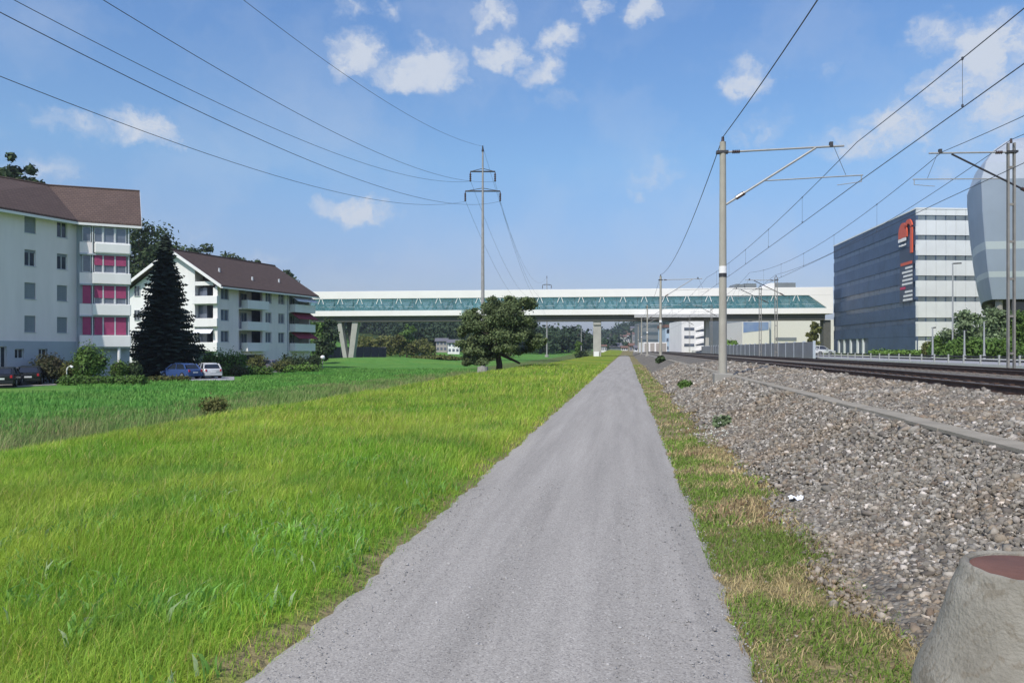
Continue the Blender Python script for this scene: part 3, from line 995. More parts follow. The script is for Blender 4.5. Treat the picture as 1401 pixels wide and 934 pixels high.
def stones(name, P, S, colour, label, seed=2, m=None, flat=.7):
    r = np.random.default_rng(seed); n = len(P)
    g = (1 + 5 ** .5) / 2
    v = np.array([(-1, g, 0), (1, g, 0), (-1, -g, 0), (1, -g, 0), (0, -1, g), (0, 1, g), (0, -1, -g), (0, 1, -g), (g, 0, -1), (g, 0, 1), (-g, 0, -1), (-g, 0, 1)], float) / 1.9
    f = np.array([(0, 11, 5), (0, 5, 1), (0, 1, 7), (0, 7, 10), (0, 10, 11), (1, 5, 9), (5, 11, 4), (11, 10, 2), (10, 7, 6), (7, 1, 8), (3, 9, 4), (3, 4, 2), (3, 2, 6), (3, 6, 8), (3, 8, 9), (4, 9, 5), (2, 4, 11), (6, 2, 10), (8, 6, 7), (9, 8, 1)])
    W = v[None] * r.uniform(.5, 1.42, (n, 12, 1))
    W = W * np.stack([r.uniform(.8, 1.35, n), r.uniform(.6, 1.0, n), r.uniform(.45, flat + .2, n)], 1)[:, None]
    # random rotation: tilt then spin
    a = r.uniform(0, 2 * pi, n); t = r.normal(0, .45, n); t2 = r.normal(0, .45, n)
    x, y, z = W[..., 0], W[..., 1], W[..., 2]
    y, z = y * np.cos(t)[:, None] - z * np.sin(t)[:, None], y * np.sin(t)[:, None] + z * np.cos(t)[:, None]
    x, z = x * np.cos(t2)[:, None] - z * np.sin(t2)[:, None], x * np.sin(t2)[:, None] + z * np.cos(t2)[:, None]
    x, y = x * np.cos(a)[:, None] - y * np.sin(a)[:, None], x * np.sin(a)[:, None] + y * np.cos(a)[:, None]
    W = np.stack([x, y, z], -1) * (S / 2)[:, None, None] + P[:, None]
    Fc = (f[None] + np.arange(n)[:, None, None] * 12).reshape(-1, 3)
    o = np_obj(name, W.reshape(-1, 3), Fc, m or M_stone, colour=np.repeat(colour, 12, axis=0))
    return tag(o, label, kind='stuff')


def stone_colours(n, r, x, y):
    pal = np.array([(.20, .19, .17), (.25, .24, .22), (.15, .14, .13), (.22, .195, .165), (.33, .32, .30), (.46, .44, .42), (.18, .15, .125), (.25, .22, .18)])
    c = pal[r.choice(len(pal), n, p=[.24, .2, .17, .12, .12, .05, .04, .06])]
    br = np.clip((fbm(x, y, 1.2, 120) - .5) * 3, 0, .4)[:, None]
    c = c * (1 - br) + c * np.array([1.05, .9, .74]) * br
    return c * np.array([1.06, 1.01, .93]) * r.uniform(.65, 1.25, (n, 1))


def ballast():
    r = np.random.default_rng(31)
    X, Y, S = [], [], []
    for (x0, x1, y0, y1, d, s) in ((1.2, 3.15, 1.8, 8, 2700, .036), (1.2, 3.15, 8, 15, 1000, .045), (1.3, 3.15, 15, 30, 260, .075),
                                   (3.5, 5.6, 5, 13, 750, .047), (3.5, 5.7, 13, 24, 330, .066), (3.5, 5.7, 24, 44, 90, .10), (1.5, 3.15, 30, 50, 90, .10)):
        x, y = scatter(x0, x1, y0, y1, d, r); X.append(x); Y.append(y); S.append(s * np.exp(r.normal(0, .32, len(x))))
    x, y, s = map(np.concatenate, (X, Y, S)); n = len(x)
    low = 1.60 + np.clip((6 - y) * .06, 0, .12) + .10 * np.sin(y * .8) + .07 * np.sin(y * 2.1 + 1) + .5 * (fbm(x, y, .7, 130) - .5)
    k = r.random(n) < np.clip((x - low + .30) / .34, 0, 1) ** 1.7; x, y, s = x[k], y[k], s[k]; n = len(x)
    z = np.maximum(np.interp(x, BX, BZ), gz(x, y)) + s * .12 + r.uniform(0, .02, n)
    stones('ballast_stones', np.stack([x, y, z], 1), s, stone_colours(n, r, x, y), 'loose crushed stones covering the railway bank', 32)
    # grit lying on the footpath
    x, y = scatter(-1.75, .68, 2.2, 9, 420, r); n = len(x); s = .008 * np.exp(r.normal(0, .4, n))
    c = np.array([.31, .30, .285]) * r.uniform(.7, 1.45, (n, 1))
    stones('path_grit', np.stack([x, y, np.full(n, .024)], 1), s, c, 'fine loose grit lying on the footpath', 33)
    x, y = scatter(.45, 1.9, 2.2, 9, 60, r); n = len(x); s = .016 * np.exp(r.normal(0, .4, n))
    stones('verge_pebbles', np.stack([x, y, np.maximum(gz(x, y), np.interp(x, BX, BZ)) + .006], 1), s, stone_colours(n, r, x, y), 'small pebbles scattered in the dry verge', 34)


ballast()

# ------------------------------------------------------------------ railway
M_rail = mat('rusty_rail', (.085, .052, .038), .7, metal=.2, var=.3, vscale=5)
M_head = mat('worn_rail_head', (.20, .18, .17), .4, metal=.7, var=.2, vscale=6)
M_sleeper = mat('concrete_sleeper', (.17, .15, .13), .9, var=.2, vscale=4)
RAILZ = 1.03


def track(cx, label):
    t = thing('railway_track', (cx, 0, .85), label, 'railway track')
    for s in (-1, 1):
        x = cx + s * .7175
        mb = MB()
        prof = [(-.075, .875), (.075, .875), (.075, .885), (.012, .90), (.012, 1.0), (.035, 1.008), (.035, RAILZ - .004), (-.035, RAILZ - .004), (-.035, 1.008), (-.012, 1.0), (-.012, .90), (-.075, .885)]
        n = len(prof); ya, yb = -30.0, 420.0
        mb.v += [(x + a, ya, b) for a, b in prof] + [(x + a, yb, b) for a, b in prof]
        for k in range(n):
            j = (k + 1) % n; mb.f.append((k, j, n + j, n + k))
        ra = mb.build('rail', M_rail, t)
        mh = MB(); mh.box((x, 195, RAILZ - .002), (.066, 450, .006)); mh.build('running_surface', M_head, ra)
    mb = MB(); mb.box((cx, 0, .885), (2.5, .25, .05)); s0 = mb.build('sleeper', M_sleeper, t)
    mc = MB()
    for s in (-1, 1):
        for q in (-1, 1):
            mc.box((cx + s * .7175 + q * .11, 0, .925), (.08, .12, .04))
    c0 = mc.build('rail_clip', M_rail, s0); c0['kind'] = 'stuff'
    y = -4.0; first = True
    while y < 110:
        if first: s0.location = (0, y, 0); first = False
        else:
            c = s0.copy(); COL.objects.link(c); c.parent = t; c.location = (0, y, 0)
            if y < 40:
                d = c0.copy(); COL.objects.link(d); d.parent = c
        y += .62


track(6.62, 'nearer railway track with dark rusty rails on grey ballast')
track(11.0, 'farther railway track beside the road fence')

# concrete cable duct beside the ballast
t = thing('cable_duct', (3.33, 0, .6), 'long pale concrete cable trough running along the ballast bank', 'cable trough')
mb = MB(); mb.box((3.33, 150, .665), (.23, 330, .17)); mb.build('trough', M_conc, t)
mb = MB(); mb.box((3.33, -6, .768), (.27, .985, .035)); lid = mb.build('lid', mat('lid_concrete', (.29, .26, .205), .9, var=.15, vscale=3, bump=.3, bscale=50), t)
for k in range(1, 70):
    c = lid.copy(); COL.objects.link(c); c.parent = t; c.location = (random.uniform(-.006, .006), k * 1.0, random.uniform(-.004, .004)); c.rotation_euler = (0, 0, random.uniform(-.006, .006))


M_chan = mat('brownish_galvanised_channel', (.25, .235, .21), .6, metal=.3, var=.15, vscale=3)
# masts --------------------------------------------------------
def arm_mast(name, x, y, ztop, zfoot, side, label, rad=.13, arm=3.6, style='concrete', low=1.5):
    """side +1: arms reach towards +x"""
    t = thing(name, (x, y, zfoot), label, 'overhead line mast', 'overhead line masts along the railway')
    S = side
    if style == 'concrete':
        mb = MB(); mb.tube((x, y, zfoot), (x, y, ztop), rad, rad * .72, 16); mb.build('pole', M_mastc, t, smooth=True)
        mb = MB(); mb.box((x, y, zfoot - .15), (.56, .56, .42)); mb.build('foundation', M_conc, t, bevel=.02)
        mb = MB(); mb.tube((x, y, 3.98), (x, y, 4.2), rad * .92, rad * .91, 16); mb.build('number_band', M_white, t)
        mb = MB(); mb.tube((x, y, 3.86), (x, y, 3.98), rad * .94, rad * .93, 16); mb.build('clamp_band', M_dsteel, t)
    else:
        for q in (-1, 1):
            mb = MB(); mb.box((x + q * .10, y, (ztop + zfoot) / 2), (.06, .12, ztop - zfoot)); mb.build('post_channel', M_chan, t)
        for k in range(6):
            mb = MB(); mb.box((x, y, zfoot + .6 + k * (ztop - zfoot - .8) / 5.5), (.15, .07, .08)); mb.build('batten_plate', M_chan, t)
        mb = MB(); mb.box((x, y, zfoot - .1), (.6, .6, .3)); mb.build('foundation', M_conc, t, bevel=.02)
    z1 = ztop - .32
    # top tube with insulator
    mb = MB(); mb.tube((x + S * .12, y, z1), (x + S * arm, y, z1 + .06), .032, n=8); mb.build('top_tube', M_steel, t)
    mb = MB(); mb.lathe((0, 0, 0), [(.03, 0), (.07, .03), (.03, .06), (.07, .09), (.03, .12), (.07, .15), (.03, .18), (.07, .21), (.03, .24)], 10)
    # lay insulator along x
    mb.v = [(x + S * (.28 + vz), y + vx, z1 + vy) for (vx, vy, vz) in mb.v]; mb.build('insulator', M_ins, t)
    # strut
    if style == 'concrete':
        a, b = Vector((x + S * .1, y, ztop - 1.95)), Vector((x + S * arm * .77, y, z1 + .03))
    else:
        a, b = Vector((x + S * .9 * -1, y, ztop - 1.95)), Vector((x + S * arm * .72, y, z1 + .0))
    mb = MB(); mb.tube(a, b, .036, n=8); mb.build('strut', M_steel if style == 'concrete' else M_dsteel, t)
    d = (b - a).normalized(); p = a + d * .35; mb = MB(); mb.tube(p, p + d * .3, .065, n=8); mb.build('insulator', M_ins, t)
    # registration tube and steady arm
    zr = z1 - 1.15 if low is None else z1 - low + .35
    q0 = a.lerp(b, .42)
    mb = MB(); mb.tube(q0, (x + S * (arm + .55), y, q0.z + .08), .02, n=6); mb.build('registration_tube', M_steel, t)
    mb = MB(); mb.tube((x + S * (arm + .5), y, q0.z + .08), (x + S * (arm + .5), y, q0.z - .12), .015, n=6); mb.tube((x + S * (arm + .5), y, q0.z - .12), (x + S * (arm - .2), y, q0.z - .2), .012, n=6)
    mb.build('steady_arm', M_steel, t)
    mb = MB(); mb.tube((x + S * (arm - .3), y, z1 + .05), (x + S * (arm + .05), y, q0.z + .1), .008, n=5); mb.build('support_wire', M_wire, t)
    mb = MB(); mb.box((x + S * (arm - .38), y, z1 + .12), (.1, .12, .14)); mb.build('wire_clamp', M_dsteel, t)
    # feeder saddle on top
    mb = MB(); mb.tube((x, y, ztop), (x, y, ztop + .16), .05, .04, 8); mb.build('top_insulator', M_ins, t)
    mb = MB(); mb.box((x - S * .02, y, z1), (rad * 2 + .1, .2, .08)); mb.build('mast_clamp', M_dsteel, t)
    return t, q0.z + .08


MX, MY, MTOP = 2.97, 24.7, 8.08
m0, reg = arm_mast('catenary_mast', MX, MY, MTOP, .80, 1, 'tall pale concrete mast nearest the path with its arm over the track')
lab = ['second concrete mast along the path, its top just over the bridge roof', 'third concrete mast along the path, seen under the bridge', 'fourth concrete mast along the path near the vanishing point', 'fifth and farthest mast in the row beside the path']
for k in range(4):
    dup(m0, (MX, MY + 44.5 * (k + 1), .8), lab[k])
RX, RY = 13.6, 29.8
m1, _ = arm_mast('catenary_mast', RX, RY, 8.98, .86, -1, 'dark steel twin channel mast at the right end of the railway', arm=2.75, style='steel')
dup(m1, (RX, 73.5, .8), 'steel mast beyond the tracks in front of the grey noise barrier, thicker of two', scale=(1, 1, .92))
dup(m1, (RX, 82, .8), 'steel mast beyond the tracks just left of a similar thicker one', scale=(1, 1, .9))
dup(m1, (RX, 128, .8), 'slim steel mast standing beneath the bridge near its middle pier')
dup(m1, (RX, 172, .8), 'farthest steel mast beyond the tracks under the bridge')


def catenary(cx, supports, zm, zc, sag, label, off=0.0):
    t = thing('overhead_wire', (cx, 0, zc), label, 'overhead wire')
    mw, cw = MB(), MB()
    pm, pc = [], []
    for a, b in zip(supports, supports[1:]):
        for i in range(24):
            f = i / 24; y = a + (b - a) * f
            pm.append((cx, y, zm - 4 * sag * f * (1 - f))); pc.append((cx, y, zc - .04 * 4 * f * (1 - f)))
    mw.path(pm, .0115, 5); mw.build('messenger_wire', M_wire, t)
    cw.path(pc, .0115, 5); cw.build('contact_wire', M_wire, t)
    for a, b in zip(supports, supports[1:]):
        if a > 120: continue
        for i in range(1, 6):
            f = i / 6; y = a + (b - a) * f
            d = MB(); d.tube((cx, y, zm - 4 * sag * f * (1 - f)), (cx, y, zc - .16 * f * (1 - f)), .005, n=4); d.box((cx, y, zc + .02), (.03, .05, .05)); d.box((cx, y, zm - 4 * sag * f * (1 - f)), (.03, .05, .06)); d.build('dropper', M_wire, t)


sup = [MY + 44.5 * k for k in range(-1, 6)]
catenary(6.95, sup, 7.92, 6.68, .42, 'overhead wires hanging above the nearer track')
sup2 = [RY + 44.0 * k for k in range(-1, 6)]
catenary(11.3, sup2, 8.75, 6.98, .95, 'overhead wires hanging above the farther track')


def feeder(pts, sag, label, r=.012, name='feeder_wire', group=None):
    mb = MB(); out = []
    for a, b in zip(pts, pts[1:]):
        a, b = Vector(a), Vector(b)
        for i in range(28):
            f = i / 28; p = a.lerp(b, f); p.z -= 4 * sag * f * (1 - f); out.append(p)
    out.append(Vector(pts[-1]))
    mb.path(out, r, 5)
    o = mb.build(name, M_wire); tag(o, label, 'wire', group)
    return o


feeder([(4.5, MY - 44.5, 9.0)] + [(MX, MY + 44.5 * k, MTOP + .15) for k in range(0, 5)], .9, 'single feeder wire carried on the tops of the concrete masts', .014)
feeder([(RX, RY + 44 * k, 9.1 - (.6 if k > 0 else 0)) for k in range(-1, 5)], .7, 'single feeder wire carried on the top of the dark steel mast', .012)

# ------------------------------------------------------------------ high voltage line
M_pyl = mat('pylon_paint', (.30, .29, .28), .7, var=.15, vscale=2)


def pylon(X, D, top, zfoot, label, s=1.0):
    c = CW(X, D)
    t = thing('power_pylon', (c.x, c.y, zfoot), label, 'pylon', 'slim pylons of the power line')
    mb = MB(); mb.tube((c.x, c.y, zfoot), (c.x, c.y, top), .27 * s, .09 * s, 12); mb.build('mast', M_pyl, t, smooth=True)
    mb = MB(); mb.tube((c.x, c.y, zfoot - .3), (c.x, c.y, zfoot + .5), .7 * s, .6 * s, 12); mb.build('foundation', M_conc, t)
    u = CW(1, 0) - CW(0, 0)
    mb = MB(); mb.tube((c.x, c.y, top - .2), (c.x, c.y, top + .5), .16, .05, 8); mb.build('peak', M_dsteel, t)
    for half, z in ((1.45 * s, top - 2.55), (2.05 * s, top - 4.85)):
        mb = MB(); a = c + u * -half; b = c + u * half
        mb.tube((a.x, a.y, z), (b.x, b.y, z), .09, n=6); mb.tube((a.x, a.y, z), (c.x, c.y, z + .35), .04, n=5); mb.tube((b.x, b.y, z), (c.x, c.y, z + .35), .04, n=5)
        arm = mb.build('crossarm', M_dsteel, t)
        for q in (a, b):
            mb = MB(); mb.lathe((q.x, q.y, z - 1.2), [(.05, 0)] + [(.14 if i % 2 else .07, .12 * i) for i in range(1, 9)] + [(.04, 1.15)], 8); mb.build('insulator', M_ins, arm)
    return t


P1 = (-3.43, 90.0); P0 = (-29.54, -67.06); P2 = (11.6, 255.0)
pylon(P1[0], P1[1], 25.0, -.9, 'tall slim power pylon rising behind the dark oak tree')
pylon(P2[0], P2[1], 25.6, -.6, 'power pylon beyond the bridge, its tip just over the roof')
pylon(24.2, 268 * 1.0, 9.5, -.6, 'small dark pole with a crossbar seen under the bridge', .8)
offs = [(0, 25.4, 9.39), (1.4, 21.3, 10.02), (-1.4, 21.3, 10.02), (2.0, 18.95, 10.02), (-2.0, 18.95, 10.02)]
dv = Vector((P0[0] - P1[0], P0[1] - P1[1], 0)).normalized(); pp = Vector((-dv.y, dv.x, 0));
if pp.x < 0: pp = -pp
wl = ['topmost earth wire of the power line', 'upper power cable on the near side of the pylon', 'upper power cable on the house side of the pylon', 'lower power cable on the near side of the pylon', 'lowest power cable on the house side, crossing the left sky']
for (o, z, sag), l in zip(offs, wl):
    a = CW(P0[0] + pp.x * o, P0[1] + pp.y * o, z + 2.65); b = CW(P1[0] + o, P1[1], z); c = CW(P2[0] + o, P2[1], z + .5)
    mb = MB(); pts = []
    for p, q, s, n in ((a, b, sag, 70), (b, c, 7.5, 50)):
        for i in range(n):
            f = i / n; w = p.lerp(q, f); w.z -= 4 * s * f * (1 - f); pts.append(w)
    pts.append(c); mb.path(pts, .014, 5)
    ob = mb.build('power_cable', M_wire); tag(ob, l, 'power cable', 'cables of the high voltage line')

# ------------------------------------------------------------------ covered bridge
M_bw = mat('bridge_white_panel', (.80, .78, .73), .6, var=.03, vscale=.3)
M_bglass = mat('bridge_teal_glass', (.16, .42, .47), .12, var=.25, vscale=.2, alpha=.24, spec=.7)
M_bin = mat('bridge_interior', (.09, .13, .15), .8, var=.3, vscale=.3)
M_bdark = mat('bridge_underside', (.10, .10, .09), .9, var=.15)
M_bdiag = mat('truss_paint', (.04, .075, .09), .6, var=.1)
M_bpier = mat('pier_concrete', (.38, .37, .33), .9, var=.12, vscale=.6)
bx0, bd0 = -72.0, 187.0
B = camfr(bx0, bd0, 118.5, -14)      # n faces the viewpoint
UE = (71.2 - bx0) / .9931
bo = B.p(0, 0, -.8)
t = thing('covered_footbridge', tuple(bo), 'long white covered bridge with teal glazing spanning path and railway', 'bridge')
ZT, ZG1, ZG0, ZS, ZU = 15.45, 13.65, 10.8, 9.55, 8.2
mb = MB(); B.box(mb, 0, UE, ZG1, ZT, -6.4, 0); mb.build('roof_beam', M_bw, t, bevel=.05)
mb = MB(); B.box(mb, 0, UE, ZS, ZG0, -6.4, .05); mb.build('floor_beam', M_bw, t, bevel=.05)
mb = MB(); B.box(mb, 0, UE - 1.5, ZU, ZS - .003, -5.6, -.9); mb.build('girder', M_bdark, t)
mb = MB(); B.box(mb, 0, UE, ZG1 - .85, ZG1 - .003, -.7, -.5); B.box(mb, 0, UE, ZG0 + .003, ZG0 + .25, -.5, -.25); mb.build('chord_roof_shade', M_bdark, t)  # upper chord deepened into a dark strip for the shade under the roof
mb = MB(); B.box(mb, 0, UE, ZG0 + .003, ZG1 - .003, -6.3, -6.2); mb.build('rear_glazing', mat('rear_glazing', (.20, .50, .55), .3, var=.3, vscale=.12, stretch=(1, 1, .2), alpha=.45), t)
mb = MB()
mb.slab([B.p(UE - 5.2, 0, ZG1 - .003), B.p(UE + .0, 0, ZG1 - .003), B.p(UE + .0, 0, ZG0 + .003), B.p(UE - 1.3, 0, ZG0 + .003)], B.n * -6.2)
mb.build('end_block', M_bw, t)
uu = 1.0; k = 0
gp = MB(); B.box(gp, 0, 4.78, ZG0 + .003, ZG1 - .003, -.16, -.12)
pane0 = None
k = 0
while uu < UE - 5.4:
    if pane0 is None:
        g_ = MB(); B.box(g_, uu, uu + 4.7, ZG0 + .003, ZG1 - .003, -.16, -.12); pane0 = g_.build('pane', M_bglass, t)
    elif uu + 4.7 < UE - 5.4:
        c = pane0.copy(); COL.objects.link(c); c.parent = t; dd = B.u * (k * 4.78); c.location = dd
    uu += 4.78; k += 1
lastu = 1.0 + (k - 1) * 4.78
g_ = MB(); g_.slab([B.p(lastu, -.12, ZG0 + .003), B.p(UE - 1.4, -.12, ZG0 + .003), B.p(UE - 5.3, -.12, ZG1 - .003), B.p(lastu, -.12, ZG1 - .003)], B.n * -.04); g_.build('pane', M_bglass, t)
# truss diagonals: front and rear, plus pale upper braces
d0 = None; k = 0
for n_, m_, off, nm in ((-.35, M_bdiag, 1.0, 'diagonal'), (-5.9, M_bin, 2.9, 'diagonal')):
    k = 0
    while off + k * 4.78 + 3.0 < UE - 3:
        for s in (0, 1):
            mb = MB(); a = off + k * 4.78
            ua, ub = (a, a + 1.35) if s == 0 else (a + 2.9, a + 1.55)
            mb.slab([B.p(ua - .27, n_, ZG0), B.p(ua + .27, n_, ZG0), B.p(ub + .27, n_, ZG1), B.p(ub - .27, n_, ZG1)], B.n * -.25)
            mb.build(nm, m_, t)
        k += 1
k = 0
while 1.0 + k * 4.78 + 3.0 < UE - 3:
    for s in (0, 1):
        mb = MB(); a = 1.0 + k * 4.78
        ua, ub = (a + .75, a + 1.25) if s == 0 else (a + 2.15, a + 1.7)
        mb.slab([B.p(ua - .07, -.08, ZG1 - 1.25), B.p(ua + .07, -.08, ZG1 - 1.25), B.p(ub + .07, -.08, ZG1), B.p(ub - .07, -.08, ZG1)], B.n * -.06)
        mb.build('brace', M_bw, t)
    k += 1
mb = MB(); B.box(mb, 0, UE, ZG0 + .9, ZG0 + 1.0, -.9, -.8); mb.build('handrail', M_bw, t)


def u_of(px):   # position along the bridge seen at photo column px
    # X = bx0 + .9931 u ; D = bd0 - .1173 u
    k = (px - 700) / F
    return (k * bd0 - bx0) / (.9931 + .1173 * k)


def pier(px0, px1, zt, zb, label=None, d0=-4.5, d1=-1.5, m=M_bpier):
    mb = MB(); B.box(mb, u_of(px0), u_of(px1), zb, zt, d0, d1); return mb.build('pier', m, t, bevel=.08)


ZB = -1.4
# V pier on the left
a0, a1, b0, b1 = u_of(458), u_of(464), u_of(479), u_of(487)
c0, c1, c2 = u_of(466.5), u_of(472), u_of(479)
for (x0, x1, y0, y1) in ((a0, a1, c0, c1), (b0, b1, c1 + .03, c2)):
    mb = MB()
    mb.hexa([B.p(y0, -3.2, ZB), B.p(y0, -1.6, ZB), B.p(y1, -1.6, ZB), B.p(y1, -3.2, ZB)], [B.p(x0, -3.2, ZU), B.p(x0, -1.2, ZU), B.p(x1, -1.2, ZU), B.p(x1, -3.2, ZU)])
    mb.build('pier_leg', M_bpier, t, bevel=.05)
mb = MB(); mb.slab([B.p(a1 + .5, -3.6, ZU), B.p(c1, -3.6, .5), B.p(c1 + .4, -3.6, .5), B.p(b0 - .3, -3.6, ZU)], B.n * -.8); mb.build('pier_web', M_bdark, t)
pier(811, 822, ZU, ZB)
mb = MB(); B.box(mb, u_of(811.3), u_of(821.5), ZU - .9, ZU + .0, -5.2, -1.2); mb.build('pier_head', M_bpier, t)
mb = MB(); B.box(mb, u_of(812), u_of(819), -1.3, 1.1, -1.49, -1.2); mb.build('white_screen', M_white, t)
pier(966, 971, ZU, .3)
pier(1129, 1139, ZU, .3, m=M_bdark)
mb = MB(); B.box(mb, u_of(867), u_of(985), ZS - .75, ZS - .02, .1, 2.2); mb.build('canopy', mat('canopy_metal', (.42, .42, .41), .6, var=.08), t)
mb = MB(); B.box(mb, u_of(590), u_of(640), ZG0 - .9, ZG0 - .2, .06, .09)
mb = MB(); B.box(mb, u_of(631), u_of(637), ZS + .05, ZG0 - .02, .055, .10); mb.build('access_panel', M_bglass, t)


# ------------------------------------------------------------------ windows for facades
def window(fr, u0, u1, z0, z1, parent, depth=-.18, pane=M_glass, shut=None, shut_from=0.0, frame=M_frame, sill=True, mull=1, fw=.06, shm=M_shut):
    """frame as the part; pane, blind and sill as its sub-parts"""
    mb = MB(); a, b = depth - .04, depth + .04
    fr.box(mb, u0, u0 + fw, z0, z1, a, b); fr.box(mb, u1 - fw, u1, z0, z1, a, b)
    fr.box(mb, u0 + fw, u1 - fw, z0, z0 + fw, a, b); fr.box(mb, u0 + fw, u1 - fw, z1 - fw, z1, a, b)
    for k in range(1, mull + 1):
        uc = u0 + (u1 - u0) * k / (mull + 1); fr.box(mb, uc - fw * .5, uc + fw * .5, z0 + fw, z1 - fw, a, b)
    w = mb.build('window', frame, parent)
    mb = MB(); fr.box(mb, u0 + fw, u1 - fw, z0 + fw, z1 - fw, depth - .02, depth); mb.build('pane', pane, w)
    if shut:
        zb = z0 + (z1 - z0) * shut_from
        mb = MB(); n = max(3, int((z1 - zb) / .16)); st = (z1 - zb) / n
        for i in range(n):
            fr.box(mb, u0 + .01, u1 - .01, zb + i * st + .008, zb + (i + 1) * st, depth + .05, depth + .075)
        mb.build('shutter' if shm is M_shut else 'blind', shm, w)
    if sill:
        mb = MB(); fr.box(mb, u0 - .05, u1 + .05, z0 - .05, z0 - .003, depth, .04); mb.build('sill', M_frame, w)
    return w


# ------------------------------------------------------------------ flats 1 (left edge)
GL = -1.2
A1 = camfr(-41.0, 61.5, 2.6, 6.4)                # long wall in shade, faces the railway
W1 = camfr(-38.1, 67.2, .89, .456)               # balcony wing, faces the viewpoint
t = thing('apartment_building', tuple(CW(-40, 66, GL)), 'white apartment block with magenta blinds cut off by the left edge', 'apartment building')
rows = [11.95, 9.2, 6.47, 3.72]
holes = [(a, b, zc - .68, zc + .68) for zc in rows for a, b in ((2.0, 3.0), (4.9, 5.9), (-2.6, -1.6))]
mb = MB(); A1.wall(mb, -5, 6.95, 2.3, 12.75, holes, -.35, 0); mb.build('wall', M_wall1, t)
mb = MB(); bh = [(1.15, 1.95, .85, 1.65), (-.3, .5, -.6, 1.85), (3.2, 4.0, .85, 1.65), (-2.6, -1.6, .85, 1.65)]
A1.wall(mb, -5, 6.95, GL - .3, 2.297, bh, -.35, .05); mb.build('plinth', M_base, t)
mb = MB(); A1.box(mb, -5, 6.9, GL - .3, 12.7, -9.5, -.42); mb.build('inner_wall', M_wall1, t)
for i, zc in enumerate(rows):
    for j, (a, b) in enumerate(((2.0, 3.0), (4.9, 5.9), (-2.6, -1.6))):
        closed = (i >= 2) or (i == 0 and j == 0)
        window(A1, a, b, zc - .68, zc + .68, t, shut=True if (closed or i == 1) else None, shut_from=0.0 if closed else .82)
for (a, b, c, d) in bh:
    window(A1, a, b, c, d, t, mull=0 if b - a < .7 else 1, sill=c > 0)
mb = MB(); A1.tube_ = None; p = A1.p(6.75, .1, 0); mb.tube((p.x, p.y, GL), (p.x, p.y, 12.6), .05, n=8); mb.build('downpipe', M_base, t)
# wing
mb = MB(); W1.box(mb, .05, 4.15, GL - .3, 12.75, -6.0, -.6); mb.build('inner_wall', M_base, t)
par = [(10.08, 11.06), (7.40, 8.38), (4.62, 5.62), (1.82, 2.86)]
gl = [(11.1, 12.45), (8.42, 9.95), (5.66, 7.25), (2.9, 4.5)]
cols_ = [(.42, 1.08), (1.34, 1.98), (2.08, 2.92), (3.02, 3.86)]
for i, (z0, z1) in enumerate(par):
    mb = MB(); W1.box(mb, .2, 1.2, z0, z1, -.35, -.02); mb.build('parapet', M_wall1, t)
    mb = MB(); W1.box(mb, 1.2 if i else 1.35, 4.25, z0, z1, -.3, .28); mb.build('balcony', M_white, t, bevel=.05 if i else .12)
    mb = MB(); W1.box(mb, .2, 4.1, z0 - .14, z0 - .003, -.6, .1); mb.build('balcony_slab', M_base, t)
    for j, (a, b) in enumerate(cols_):
        g0, g1 = gl[i]
        kw = dict(shut=None)
        if i == 1 and j > 0: kw = dict(shut=True, shut_from=.42, shm=M_blind)
        if i == 2: kw = dict(shut=True, shut_from=0 if j == 0 else .32, shm=M_blind)
        if i == 3: kw = dict(shut=True, shut_from=0, shm=M_blind)
        window(W1, a, b, g0, g1, t, depth=-.1, pane=M_glassg, frame=M_frame, sill=False, mull=0, fw=.05, **kw)
for u in (1.2, 2.03, 2.97, 4.05):
    mb = MB(); W1.box(mb, u - .05, u + .05, 2.87, 12.6, -.14, -.0); mb.build('mullion', M_frame, t)
mb = MB(); p = W1.p(3.3, .0, 0); mb.tube((p.x, p.y, GL), (p.x, p.y, 1.8), .14, n=10); mb.build('column', M_white, t)
# roofs
C1 = CW(-37.97, 67.1, 12.9)
E0 = A1.p(-5, .7, 12.9); Vv_ = CW(-43.3, 71.7, 16.9); R0 = CW(-43.3 - 2.3 * 3, 71.7 - 3.3 * 3.2, 16.9)
E1 = CW(-33.5, 69.4, 12.9); R1 = CW(-36.1, 74.4, 16.9)
mb = MB(); mb.slab([E0, C1, Vv_, R0], (0, 0, -.18)); mb.build('roof', M_roof2, t)
mb = MB(); mb.slab([C1, E1, R1, Vv_], (0, 0, -.18)); mb.build('roof', M_roof1, t)
bk = CW(-40.2, 80, 12.9); mb = MB(); mb.slab([R1, bk, CW(-49, 77.5, 12.9), Vv_], (0, 0, -.18)); mb.slab([Vv_, CW(-49, 77.5, 12.9), CW(-56, 66, 12.9), R0], (0, 0, -.18)); mb.build('rear_roof', M_roof1, t)
for a, b, nm in ((E0, C1, 'gutter'), (C1, E1, 'gutter')):
    mb = MB(); d = (b - a); d.z = 0; d.normalize(); n = Vector((d.y, -d.x, 0))
    mb.slab([a + n * .12 + Vector((0, 0, -.19)), b + n * .12 + Vector((0, 0, -.19)), b - n * .05 + Vector((0, 0, -.19)), a - n * .05 + Vector((0, 0, -.19))], (0, 0, -.20)); mb.build(nm, M_white if nm == 'gutter' else M_frame, t)
    mb = MB(); mb.slab([a - n * .06 + Vector((0, 0, -.24)), b - n * .06 + Vector((0, 0, -.24)), b - n * .75 + Vector((0, 0, -.24)), a - n * .75 + Vector((0, 0, -.24))], (0, 0, -.06)); mb.build('soffit', M_frame, t)
mb = MB(); mb.slab([E1, E1 + Vector((.04, .0, 0)), R1 + Vector((.04, 0, 0)), R1], (0, 0, -.32)); mb.build('verge_board', M_base, t)
